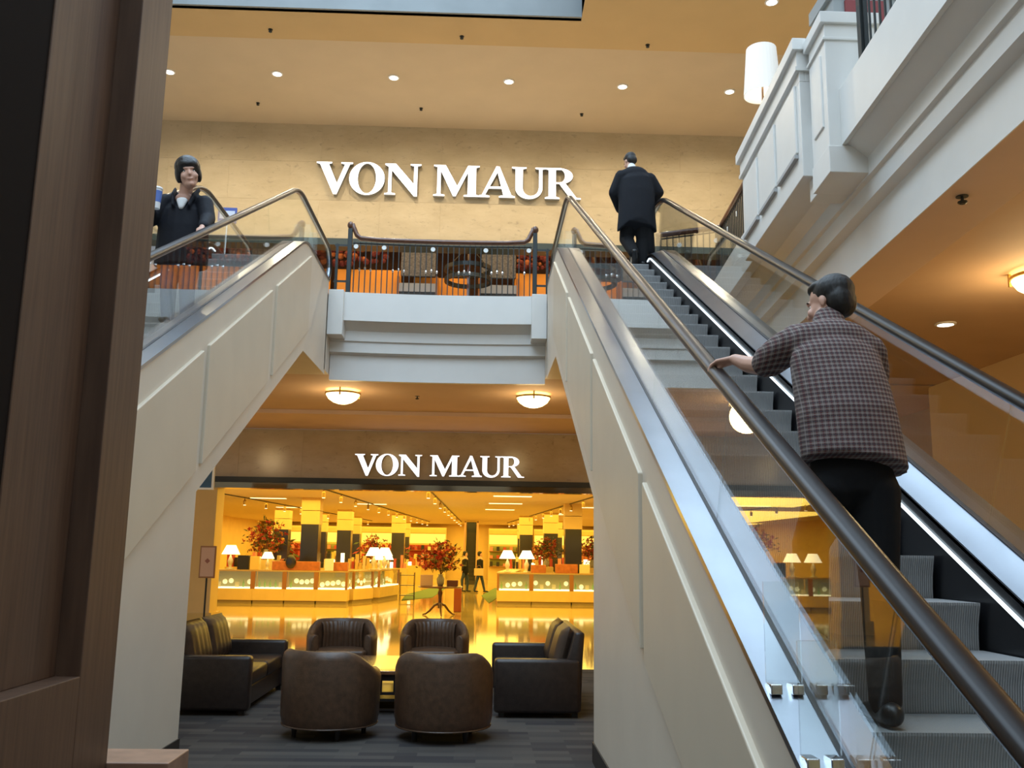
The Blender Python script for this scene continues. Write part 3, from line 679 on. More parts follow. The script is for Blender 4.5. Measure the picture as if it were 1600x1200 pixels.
def straight_railing(p0, p1, z, label, n):
    p0, p1 = Vector(p0), Vector(p1); d = p1-p0; t = empty('gallery_railing', (p0.x, p0.y, z), label=label, cat='railing')
    for i in range(n):
        q = d*(i+.5)/n; place('baluster', bal_me, t, loc=(q.x, q.y, .03))
        if i % 6 == 3:
            o = place('rosette', ros_me, t, loc=(q.x, q.y-.02, .72)); o.rotation_euler = (PI/2, 0, math.atan2(d.y, d.x))
        if i % 3 == 1: place('collar', col_me, t, loc=(q.x, q.y, .14))
    A = (0, 0); B = (d.x, d.y)
    MB().tube([(*A, .02), (*B, .02)], [(.015, .015)]*2, 6, cap=False, ref=(0, 0, 1)).build('bottom_rail', darkmetal, t); MB().tube([(*A, .86), (*B, .86)], [(.014, .012)]*2, 6, cap=False, ref=(0, 0, 1)).build('upper_rail', darkmetal, t)
    MB().tube([(*A, .93), (*B, .93)], [(.045, .045)]*2, 10, ref=(0, 0, 1)).build('wooden_top_rail', wood, t, smooth=True)
    for q in (A, B): MB().box(q[0]-.035, q[0]+.035, q[1]-.035, q[1]+.035, 0, .95).build('end_post', darkmetal, t)
straight_railing((2.72, 14.05), (3.58, 13.62), 5.76, 'short railing running from the escalator top to the gallery corner', 10)
straight_railing((3.6, 13.5), (3.44, 10.95), 5.76, 'gallery railing beyond the white planter box', 24)
straight_railing((3.2, 7.25), (2.85, 2.2), 5.80, 'gallery railing at the top right edge near the camera', 44)
# ================================================================== GALLERY OBJECTS
def table_lamp(x, y, z, s, label, name='table_lamp', m=shade, base=brass, group=None, power=0, drum=False):
    t = empty(name, (x, y, z), label=label, cat='lamp', group=group)
    MB().lathe([(0, 0), (.09*s, 0), (.09*s, .02*s), (.03*s, .04*s), (.05*s, .12*s), (.07*s, .2*s), (.03*s, .3*s), (.015*s, .34*s), (0, .34*s)], 14).build('base', base, t, smooth=True)
    MB().tube([(0, 0, .33*s), (0, 0, .5*s)], [.012*s]*2, 6).build('stem', base, t)
    r0, r1 = (.20, .165) if drum else (.22, .11)
    h = .32 if drum else .22
    MB().lathe([(r0*s, .36*s), (r1*s, (.36+h)*s), ((r1-.008)*s, (.36+h)*s), ((r0-.008)*s, .36*s), (r0*s, .36*s)], 24).build('shade', m, t, smooth=False)
    return t
lamp = empty('floor_lamp', (3.33, 10.45, 6.2), label='white drum shade lamp on a dark post rising from the planter box', cat='lamp')
MB().lathe([(0, 0), (.1, 0), (.1, .02), (.03, .04), (.022, .5), (.03, .7), (.02, .9), (0, .9)], 14).build('base', wood, lamp, smooth=True)
MB().tube([(0, 0, .88), (0, 0, 1.35)], [.014]*2, 6).build('stem', wood, lamp)
MB().lathe([(.225, 1.03), (.18, 1.64), (.172, 1.64), (.217, 1.03), (.225, 1.03)], 28).build('shade', mat('planter_lamp_shade', (.85, .82, .78), .7, emit=(1, .9, .75), estr=.22), lamp)
l = bpy.data.lights.new('planter_lamp_bulb', 'POINT'); l.energy = 4; l.color = (1, .8, .4); l.shadow_soft_size = .05
o = bpy.data.objects.new('planter_lamp_bulb', l); COL.objects.link(o); o.location = (3.33, 10.45, 7.5)
def leafy(name, x, y, z, w, h, n, label, cat='plant', cols=((.1, .3, .03),)):
    t = empty(name, (x, y, z), label=label, cat=cat)
    for k, c in enumerate(cols):
        mb = MB()
        for _ in range(n//len(cols)):
            p = Vector((random.gauss(0, w/3), random.gauss(0, w/3), random.uniform(.1, 1)*h)); a = Euler((random.uniform(-1, 1), random.uniform(-1, 1), random.uniform(0, 6.3))).to_matrix(); l_ = random.uniform(.05, .09)
            l_ *= max(1, w*2.2)
            mb.add([p+a @ Vector(q) for q in ((-.3*l_, 0, 0), (0, -l_, 0), (.3*l_, 0, .01), (0, l_, .01))], [(0, 1, 2, 3)])
        stuff(mb.build('leaves' if k == 0 else 'flowers', mat('leaf_%s_%d' % (cat, k) if False else 'leaf_%.2f_%.2f' % c[:2], c, .7), t))
    MB().tube([(0, 0, 0), (0, 0, h*.5)], [.015, .01], 6).build('stem', mat('green_stem', (.08, .12, .03), .7), t)
    return t
leafy('green_plant', 3.21, 8.6, 6.21, .12, .55, 110, 'small green plant peeking over the planter cap beside the lamp')
kk = empty('display_kiosk', (4.3, 10, Z2), label='kiosk with grey frame and dark red panel behind the planter pier', cat='kiosk')
MB().box(-.35, .4, -.3, .3, 0, 2.42).build('body', mat('kiosk_grey', (.3, .33, .34), .5), kk); MB().box(-.22, .25, -.33, -.29, 1.5, 2.36).build('red_panel', mat('kiosk_red', (.22, .03, .03), .5), kk); MB().box(-.4, .45, -.34, .34, 2.42, 2.58).build('top', mat('kiosk_grey', (.3, .33, .34), .5), kk)
ps = empty('sign_stand', (-4.5, 15.6, Z2), label='small blue and white sign on a stand behind the left escalator', cat='sign')
MB().box(-.16, .16, -.015, .015, 1.58, 1.86).build('blue_board', mat('blue_print', (.08, .12, .4), .5), ps); MB().box(-.13, .13, -.02, -.014, 1.66, 1.8).build('white_card', mat('white_card', (.7, .72, .8), .6), ps)
MB().tube([(0, 0, 0), (0, 0, 1.6)], [.015]*2, 6).build('pole', chrome, ps); MB().lathe([(0, 0), (.15, 0), (.15, .02), (0, .02)], 16).build('base', chrome, ps)

# ================================================================== LEFT FOREGROUND WALNUT PIER
wp = empty('walnut_pier', (-1.18, 2.4, 0), label='dark walnut panelled pier filling the left foreground', cat='pier')
def wpart(name, y0, y1, z0, z1, d0, d1, bevel=.003): return MB().box(d0, d1, y0-2.4, y1-2.4, z0, z1).build(name, walnut, wp, bevel)
wpart('core', 2.5, 3.15, 0, 4.6, -.6, -.09); MB().box(-.6, -.08, .4-2.4, 2.5-2.4, 1.33, 4.6).build('shaded_inset', mat('shade_dark_wood', (.012, .008, .006), .85, spec=.1), wp); wpart('stile', 2.93, 3.2, 0, 4.6, -.1, 0); wpart('bottom_rail', .4, 2.93, 0, 1.33, -.6, 0)  # near-black inset: shade of a recess put into the wood colour
wpart('inner_panel', 2.5, 2.93, 1.33, 4.6, -.1, -.075)

lg = MB().box(-1.3, -.985, 3.2, 3.42, .93, 1.03).build('wood_ledge', mat('light_brown_ledge', (.30, .17, .11), .4, noise=.2, nscale=12), bevel=.004)
lg2 = empty('low_counter', (-1.1, 3.17, 0), label='low brown counter ledge at the foot of the walnut pier', cat='counter'); lg.parent = lg2; lg.location = (1.1, -3.17, 0)
MB().box(-.1, .09, .04, .23, 0, .93).build('body', walnut, lg2)

# ================================================================== FURNITURE
def tub_chair(x, y, rz, label, m=leather, group='tub armchairs around the coffee table'):
    t = empty('tub_armchair', (x, y, 0), rz, label, 'armchair', group)
    # faces +y locally; shell from right arm round the back to the left arm
    n = 28; vs = []; ro, ri = .46, .345; path = []
    for i in range(n+1):
        a = rad(-62)-rad(236)*i/n       # start right front, round the back
        path.append(a)
    mb = MB(); ring = []
    for i, a in enumerate(path):
        u = abs(i/n-.5)*2; q_ = min(1, max(0, (u-.38)/.5)); h = .62+.175*(1-q_*q_*(3-2*q_))
        a2 = -PI/2+(i/n-.5)*rad(250)
        cx, sx = math.cos(a2), math.sin(a2)
        f = 1.0 if u < .8 else 1.0
        prof = [(ro-.02, .11), (ro, .2), (ro+.005, h-.08), (ro-.01, h-.03), ((ro+ri)/2+.015, h), ((ro+ri)/2-.02, h), (ri+.01, h-.035), (ri, h-.1), (ri, .2), (ri, .11)]
        vs += [(r*cx, r*sx*1.0, z) for r, z in prof]
    k = 10
    fs = [(i*k+j, i*k+(j+1) % k, (i+1)*k+(j+1) % k, (i+1)*k+j) for i in range(n) for j in range(k)]+[tuple(range(k)), tuple(range(n*k, n*k+k))]
    mb.add(vs, fs).build('shell', m, t, bevel=.012, smooth=True, seg=2)
    poly = [(.325*math.cos(a), .33*math.sin(a)) for a in [PI+PI*i/14 for i in range(15)]]+[(.33, .30), (.29, .36), (-.29, .36), (-.33, .30)]
    MB().prism_z(poly, .30, .43).build('seat_cushion', m, t, bevel=.03, smooth=True, seg=3)
    MB().prism_z([(p[0]*.98, p[1]*.96) for p in poly], .11, .30).build('seat_base', m, t, bevel=.01)
    # pleated inner back
    vs = []; nn = 40
    for i in range(nn+1):
        a2 = -PI/2+(i/nn-.5)*rad(110); w = .008*math.cos(i*PI/2.0)
        for z, o in ((.42, .03), (.6, .045), (.72, .03), (.755, .0)):
            r = ri-o+w; vs.append((r*math.cos(a2), r*math.sin(a2), z))
    MB().add(vs, [(i*4+j, i*4+j+1, (i+1)*4+j+1, (i+1)*4+j) for i in range(nn) for j in range(3)]).build('pleated_back', m, t, smooth=True)
    mb = MB(); mb.tube([((ro-.016)*math.cos(-PI/2+(i/n-.5)*rad(250)), (ro-.016)*math.sin(-PI/2+(i/n-.5)*rad(250)), .118) for i in range(n+1)], [.008]*(n+1), 6).build('bottom_piping', m, t)
    for a in (45, 135, 225, 315):
        MB().lathe([(0, 0), (.022, 0), (.03, .12), (0, .12)], 10, (.33*math.cos(rad(a)), .33*math.sin(rad(a)), 0)).build('leg', blackwood, t)
    return t
tub_chair(-1.38, 9.27, rad(-24), 'brown leather tub chair seen from behind, left of the two nearest')
tub_chair(-.31, 9.20, rad(-5), 'brown leather tub chair seen from behind, right of the two nearest')
tub_chair(-1.80, 12.85, rad(186), 'brown leather tub chair facing the camera beyond the left near chair')
tub_chair(-.58, 12.95, rad(180), 'brown leather tub chair facing the camera in front of the flower table')
def sofa(x, y, rz, L, label):
    t = empty('leather_sofa', (x, y, 0), rz, label, 'sofa')
    m = leather_d; h = L/2     # local: faces +y, back at -y, length along x
    MB().box(-h+.05, h-.05, -.44, .40, .06, .27).build('base', m, t, bevel=.02)
    for s in (-1, 1):
        a, b = (h-.16, h) if s > 0 else (-h, -h+.16)
        MB().box(a, b, -.45, .46, .05, .60).build('arm', m, t, bevel=.04, smooth=True, seg=3)
        a, b = (0.005, h-.165) if s > 0 else (-h+.165, -.005)
        MB().box(a, b, -.25, .43, .27, .44).build('seat_cushion', m, t, bevel=.04, smooth=True, seg=3)
        # leaning, softly pleated back cushion
        M = Matrix.Translation(((a+b)/2, -.23, .42)) @ Matrix.Rotation(rad(14), 4, 'X')
        w = (b-a)/2; mb = MB(); N_, Z_ = 22, 8; vs = []
        for sd in (0, 1):
            for j in range(Z_+1):
                for i in range(N_+1):
                    u = i/N_*2-1; v = j/Z_; puff = (1-u**6)*(1-(2*v-1)**6)
                    yy = (.09*puff+.012*math.cos(i*PI/2)*(1-v) if sd == 0 else -.10*puff**.5)
                    vs.append(M @ Vector((u*w, yy, v*.52)))
        q = (N_+1)*(Z_+1); fs = []
        for sd in (0, 1):
            for j in range(Z_):
                for i in range(N_): fs.append(tuple(sd*q+z for z in (j*(N_+1)+i, j*(N_+1)+i+1, (j+1)*(N_+1)+i+1, (j+1)*(N_+1)+i)))
        for i in range(N_): fs += [(i, i+1, q+i+1, q+i), (Z_*(N_+1)+i, Z_*(N_+1)+i+1, q+Z_*(N_+1)+i+1, q+Z_*(N_+1)+i)]
        for j in range(Z_): fs += [(j*(N_+1), (j+1)*(N_+1), q+(j+1)*(N_+1), q+j*(N_+1)), (j*(N_+1)+N_, (j+1)*(N_+1)+N_, q+(j+1)*(N_+1)+N_, q+j*(N_+1)+N_)]
        mb.add(vs, fs).build('back_cushion', mat('mid_brown_leather', (.045, .027, .017), .42, noise=.25, nscale=18, bump=.12, bscale=90), t, smooth=True)
    MB().prism_x([(-.46, .06), (-.3, .06), (-.32, .60), (-.40, .88), (-.50, .88), (-.48, .6)], -h+.02, h-.02).build('back_frame', m, t, bevel=.025, smooth=True)
    for sx in (-1, 1):
        for sy in (-.4, .38): MB().box(sx*(h-.1)-.03, sx*(h-.1)+.03, sy-.03, sy+.03, 0, .06).build('foot', blackwood, t)
    return t
sofa(-2.83, 11.2, rad(-90), 2.0, 'dark leather sofa facing right at the left of the seating group')
sofa(.64, 11.2, rad(90), 1.95, 'dark leather sofa facing left against the right escalator')
ct = empty('coffee_table', (-1.02, 11.1, 0), label='dark coffee table with glossy top in the middle of the seating group', cat='table')
MB().box(-.6, .6, -.75, .75, .41, .45).build('table_top', mat('table_veneer', (.16, .075, .035), .18, noise=.2, nscale=10, coat=.5), ct, bevel=.006)
for sx in (-1, 1):
    for sy in (-1, 1): MB().box(sx*.55-.03, sx*.55+.03, sy*.7-.03, sy*.7+.03, 0, .41).build('leg', blackwood, ct)
    MB().box(sx*.55-.02, sx*.55+.02, -.7, .7, .33, .41).build('apron', blackwood, ct)
for sy in (-1, 1):
    MB().box(-.55, .55, sy*.7-.02, sy*.7+.02, .35, .41).build('apron', blackwood, ct); MB().box(-.55, .55, sy*.7-.015, sy*.7+.015, .2, .23).build('stretcher', blackwood, ct); MB().box(-.55, .55, sy*.7-.012, sy*.7+.012, .04, .06).build('stretcher', blackwood, ct)
    for k in range(7): MB().box(-.42+.14*k-.01, -.42+.14*k+.01, sy*.7-.01, sy*.7+.01, .22, .36).build('spindle', blackwood, ct)
MB().box(-.54, .54, -.69, .69, .13, .16).build('lower_shelf', blackwood, ct)
fp = empty('poster_stand', (-5.15, 18.2, 0), label='framed poster on a slim floor stand left of the shop entrance', cat='sign')
MB().box(-.15, .15, -.02, .02, 1.15, 1.75).build('frame', brownpost, fp, bevel=.005); MB().box(-.125, .125, -.025, -.018, 1.18, 1.72).build('poster', mat('pink_beige_poster', (.55, .33, .22), .6), fp); MB().lathe([(0, 0), (.05, 0), (.05, .003), (0, .003)], 4, (0, 0, 0)).build('emblem', mat('poster_emblem', (.28, .10, .06), .6), fp).matrix_local = Matrix.Translation((0, -.026, 1.47)) @ Matrix.Rotation(PI/2, 4, 'X')
MB().tube([(0, 0, .02), (0, 0, 1.15)], [.018]*2, 8).build('pole', darkmetal, fp); MB().lathe([(0, 0), (.18, 0), (.18, .02), (.03, .04), (0, .04)], 18).build('foot', darkmetal, fp)
hs = empty('hanging_sign', (-5.5, 18, 2.80), label='blue hanging sign with white frame behind the left escalator truss', cat='sign')
MB().box(-.48, .42, -.03, .03, 0, .62).build('frame', mat('white_sign_frame', (.72, .74, .78), .5), hs); MB().box(-.44, .38, -.036, -.028, .04, .58).build('blue_face', mat('blue_sign_face', (.02, .07, .16), .4, noise=.15), hs); MB().box(-.3, .2, -.04, -.035, .18, .2).build('white_line', mat('sign_pale_print', (.2, .3, .4), .5), hs)
for x in (-.35, .3): MB().tube([(x, 0, .62), (x, 0, 1.7)], [.008]*2, 6).build('rod', darkmetal, hs)

# ================================================================== STORE INTERIOR
def rug(pts, label):
    return tag(MB().prism_z(pts, 0, .012).build('green_rug', mat('green_carpet', (.10, .16, .05), .95, noise=.2, nscale=60)), label, 'rug')
rug([(-2.7, 33.5), (-1.75, 36), (-1.55, 46), (-2.2, 46), (-2.9, 38)], 'green carpet strip left of the shop aisle')
rug([(.35, 32.6), (.45, 33.5), (.9, 39), (1.2, 46), (.75, 46), (.1, 38)], 'green carpet strip right of the shop aisle')
litbase = mat('lit_case_floor', (.9, .85, .6), .5, emit=(1, .93, .6), estr=1.5)
def showcase(x0, y0, x1, y1, label, depth=.6):
    d = Vector((x1-x0, y1-y0)); w = d.length; t = empty('display_case', (x0, y0, 0), math.atan2(d.y, d.x), label, 'display case', 'glass display cases along the shop aisle')
    MB().box(.0, w, 0, depth, .10, .46).build('base', gold, t, bevel=.006); MB().box(.02, w-.02, .04, depth, 0, .10).build('plinth', mat('case_plinth', (.30, .22, .08), .5), t)
    MB().box(.03, w-.03, .02, depth-.02, .46, .50).build('lit_floor', litbase, t)
    MB().box(.0, w, 0, depth, 1.00, 1.045).build('top', mat('case_top', (.45, .3, .12), .25), t)
    for x in (0, w-.07): MB().box(x, x+.07, -.006, .07, .46, 1.0).build('post', brownpost, t)
    MB().box(.07, w-.07, .01, .018, .50, 1.0).build('glass_front', glass, t)
    MB().box(.02, w-.02, depth-.03, depth, .5, 1.0).build('back_panel', mat('case_back', (.42, .36, .14), .6), t)
    n = max(3, int(w/.2))
    for i in range(n):
        x = .16+(w-.32)*i/(n-1); r = random.random()
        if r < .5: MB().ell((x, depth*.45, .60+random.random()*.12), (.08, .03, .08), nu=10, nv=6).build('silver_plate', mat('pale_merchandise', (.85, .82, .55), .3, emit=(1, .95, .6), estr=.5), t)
        elif r < .8: MB().lathe([(0, .5), (.03, .5), (.035, .62), (.012, .68), (.012, .74), (0, .74)], 8, (x, depth*.45, 0)).build('bottle', mat('green_glassware', (.25, .4, .12), .2), t)
        else: MB().box(x-.06, x+.06, depth*.4, depth*.4+.06, .5, .66).build('gift_box', mat('gift_box', (.6, .5, .25), .5), t)
    return t
L = ['leftmost', 'second', 'third', 'fourth', 'fifth', 'sixth']
xs = [-9.6, -8.5, -7.2, -6.2, -5.2, -4.2]
for i in range(5): showcase(xs[i], 30.6, xs[i+1], 30.6, L[i]+' glass display case from the left in the left bank', .6)
showcase(-4.10, 31.4, -3.6, 32.7, 'angled glass display case at the aisle corner of the left bank'); showcase(-3.45, 33.2, -3.0, 36.0, 'glass display case along the aisle behind the left bank corner')
xr_ = [.6, 1.75, 3.1, 4.4, 5.7, 7.0]
for i in range(5): showcase(xr_[i], 31.9, xr_[i+1], 31.9, L[i]+' glass display case from the aisle in the right bank')
showcase(1.1, 38.4, .62, 32.75, 'glass display case along the aisle behind the right bank')
def counter_goods(x, y, z, w, h, d, m, label, name='gift_box_stack', cat='box', group=None):
    return tag(MB().box(x-w/2, x+w/2, y-d/2, y+d/2, z, z+h).build(name, m, bevel=.01), label, cat, group)
counter_goods(-5.9, 30.9, 1.045, 1.5, .28, .3, redwood, 'long reddish wooden tray box left of the mirrored column on the left bank'); counter_goods(-4.55, 30.95, 1.045, .6, .27, .3, redwood, 'short reddish wooden tray box right of the mirrored column on the left bank')
counter_goods(2.0, 32.2, 1.045, .5, .26, .3, redwood, 'small reddish wooden tray box on the right bank'); counter_goods(2.95, 32.2, 1.045, .75, .3, .3, redwood, 'wide reddish wooden tray box near the column on the right bank')
counter_goods(-7.22, 30.9, 1.045, .3, .42, .25, gold, 'gold woven box beside the small lamp on the left bank'); counter_goods(-7.6, 30.95, 1.045, .36, .45, .25, mat('black_handbag', (.015, .015, .02), .4), 'black handbag shaped box between the lamps on the left bank', 'handbag_box')
counter_goods(-4.82, 30.7, 1.045, .28, .38, .05, mat('white_card', (.7, .72, .8), .6), 'small white picture card standing on the left bank', 'picture_card', 'card'); counter_goods(3.55, 32.0, 1.045, .35, .3, .05, mat('cream_card', (.75, .6, .35), .6), 'cream card standing beside the column on the right bank', 'picture_card', 'card')
om = tag(MB().ell((0, 0, .26), (.17, .03, .22), nu=18, nv=10).build('oval_mirror', mirror, smooth=True, loc=(-6.05, 30.7, 1.06)), 'oval tabletop mirror on the left bank', 'mirror')
for i, (x, y, s, lb) in enumerate(((-8.75, 31, 1.15, 'first from the left on the left bank, pale base'), (-8.05, 31, 1.15, 'second from the left on the left bank, pale base'), (-6.9, 31.2, .85, 'small one beside the gold box on the left bank'),
     (-3.7, 33.4, 1.15, 'left one of the pair near the aisle'), (-3.38, 33.9, 1.15, 'right one of the pair near the aisle'), (-3.62, 34.3, .8, 'nearer single one behind the aisle pair'), (-3.4, 35.5, .8, 'farther single one behind the aisle pair'),
     (.95, 32.3, 1.1, 'left one of the pair on the right bank'), (1.6, 32.3, 1.1, 'right one of the pair on the right bank'), (5.1, 32.3, 1.1, 'first behind the right escalator'), (6.2, 32.4, 1.1, 'second behind the right escalator'))):
    table_lamp(x, y, 1.045, s*1.15, 'cone shade shop lamp, '+lb, m=shade_g, base=mat('pale_lamp_base', (.6, .5, .3), .3))
def column(x, y, w, label):
    t = empty('mirrored_column', (x, y, 0), label=label, cat='column')
    MB().box(-w/2, w/2, -w/2, w/2, 0, 2.55).build('mirror_shaft', mirror, t); MB().box(-w/2-.02, w/2+.02, -w/2-.02, w/2+.02, 2.55, 3.0).build('yellow_capital', yellow, t); MB().box(-w/2-.02, w/2+.02, -w/2-.02, w/2+.02, 3.02, 3.45).build('yellow_capital', yellow, t); MB().box(-w/2-.03, w/2+.03, -w/2-.03, w/2+.03, 0, .12).build('base', gold, t)
for x, y, w, lb in ((-5.75, 32.4, .58, 'nearest one in the left bank'), (3.3, 33.6, .58, 'nearest one in the right bank'), (-5.9, 41.5, .6, 'farther one behind the left bank'), (3.1, 41.5, .6, 'farther one behind the right bank'), (2.2, 45.4, .6, 'far one right of the aisle'), (-3.9, 45.4, .6, 'far one left of the aisle'), (-8.6, 41.5, .6, 'farther one at the left behind the lamps'), (5.9, 41.5, .6, 'farther one behind the right escalator'), (-7.6, 45.6, .5, 'farthest one at the left')):
    column(x, y, w, 'square mirrored column with yellow top, '+lb)
# wall bays with goods at the back of the store
def bay(x, w, i, y=60.4):
    t = empty('wall_shelf_bay', (x, y, 0), label='lit yellow shelf bay at the back wall of the shop, number %d from the left' % (i+1) if False else 'lit yellow shelf bay at the back of the shop, '+('far left', 'left', 'left of the middle', 'just left of the aisle', 'just right of the aisle', 'right of the middle', 'right', 'far right')[i], cat='shelf')
    MB().box(-w/2, w/2, 0, .5, 0, 3.2).build('carcass', yellow, t); MB().box(-w/2+.05, w/2-.05, -.05, .02, 2.85, 3.1).build('cornice', gold, t); MB().box(-w/2+.05, w/2-.05, -.02, .02, 2.2, 2.8).build('lit_header', mat('lit_yellow_header', (.9, .7, .25), .6, emit=(1, .75, .2), estr=.45), t)
    MB().box(-w/2+.1, w/2-.1, -.03, .0, .9, 2.1).build('coloured_back', (mat('bay_red', (.4, .05, .03), .7), mat('bay_green', (.3, .32, .1), .7), mat('bay_cream', (.75, .55, .25), .7))[i % 3], t)
    for z in (.8, 1.3, 1.75):
        MB().box(-w/2+.05, w/2-.05, -.3, 0, z, z+.03).build('shelf', brownpost, t)
        for k in range(6):
            xx = -w/2+.2+(w-.4)*k/5; MB().box(xx-.1, xx+.08, -.25, -.08, z+.03, z+.03+random.uniform(.12, .34)).build('merchandise', (mat('goods_red', (.45, .06, .04), .6), mat('goods_cream', (.8, .65, .4), .6), mat('goods_black', (.02, .02, .02), .5), mat('goods_pink', (.7, .25, .2), .6))[random.randrange(4)], t)
for i, x in enumerate((-12.4, -9.3, -6.3, -3.4, 1.8, 4.7, 7.7, 10.8)): bay(x, 2.5, i)
def rack(x, y, i):
    t = empty('freestanding_display', (x, y, 0), label='freestanding goods display in the shop, '+i, cat='display')
    MB().box(-.6, .6, -.3, .3, 0, 1.0).build('base', gold, t)
    for k in range(8):
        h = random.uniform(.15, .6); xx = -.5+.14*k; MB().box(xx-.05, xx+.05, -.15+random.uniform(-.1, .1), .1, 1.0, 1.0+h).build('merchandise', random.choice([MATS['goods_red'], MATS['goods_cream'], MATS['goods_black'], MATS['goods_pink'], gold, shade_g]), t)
for x, y, i in ((-7.6, 36, 'left rear of the left bank'), (-6.3, 38, 'behind the oval mirror'), (-4.8, 37, 'behind the white picture card'), (-3.6, 40, 'left of the aisle'), (2.3, 37, 'right of the aisle'), (4.0, 38, 'behind the right bank'), (-9.4, 38, 'far left behind the lamps'), (1.9, 42.5, 'far right of the aisle'), (5.8, 37, 'behind the right escalator')): rack(x, y, i)
deep = ((-10.2, 45.2), (-7.8, 47), (-6.4, 45), (-5.2, 50.2), (-3.9, 51), (-8.8, 52), (-6.8, 54), (2.6, 46.5), (3.9, 48.5), (5.4, 46), (2.8, 53), (4.6, 55), (7.0, 49), (-11, 50), (-4.4, 56), (6.6, 56.5))
for k, (x, y) in enumerate(deep):
    left = x < 0; rank = sorted(q[1] for q in deep if (q[0] < 0) == left).index(y)
    t = empty('goods_table', (x, y, 0), label='goods table deep in the shop %s of the aisle, %s from the front' % ('left' if left else 'right', ('first', 'second', 'third', 'fourth', 'fifth', 'sixth', 'seventh', 'eighth', 'ninth')[rank]), cat='display', group='goods tables deep inside the shop')
    MB().box(-.8, .8, -.4, .4, 0, .95).build('base', gold, t)
    for q in range(7):
        h = random.uniform(.15, .75); xx = -.7+.22*q
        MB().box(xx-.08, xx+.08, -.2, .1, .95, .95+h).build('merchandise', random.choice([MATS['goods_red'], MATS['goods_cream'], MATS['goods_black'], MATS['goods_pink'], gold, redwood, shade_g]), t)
for k, (x, y) in enumerate(((-8.6, 43.3), (-5.6, 47.4), (-4.6, 53.5), (3.2, 50.8), (5.1, 44.2), (-10.5, 47.5))):
    leafy('foliage_display', x, y, 0, 1.1, 2.1, 150, 'tall red and green foliage display deep inside the shop, '+('at the far left', 'left of the middle', 'deep left', 'deep right', 'behind the right column', 'leftmost of all')[k], 'flowers', ((.06, .08, .02), (.32, .03, .02)))
for x, y, lb in ((-6.6, 50, 'deep left'), (-4.6, 58, 'deepest left of the aisle'), (2.6, 58, 'deepest right of the aisle'), (4.2, 52, 'deep right')):
    column(x, y, .6, 'square mirrored column with yellow top, '+lb)
# far escalator at the end of the aisle
fe = empty('far_escalator', (-.5, 50.5, 0), label='dark narrow escalator at the end of the shop aisle', cat='escalator')
MB().prism_x([(0, 0), (4.2, 2.8), (4.2, 0)], -.28, .28).build('dark_steps', mat('dark_escalator_steps', (.03, .025, .02), .5), fe)
MB().box(-.28, .28, 4.0, 4.1, 0, 3.4).build('dark_opening', mat('goods_black', (.02, .02, .02), .5), fe)
for s in (-1, 1):
    MB().prism_x([(0, 0), (0, .9), (4.2, 3.44), (4.2, 2.8)], s*.36-.05, s*.36+.05).build('balustrade', brownpost, fe)
for k in range(14): MB().box(-.27, .27, .28*k, .28*k+.3, .2*k, .2*k+.2).build('step', mat('dark_escalator_steps', (.03, .025, .02), .5), fe)
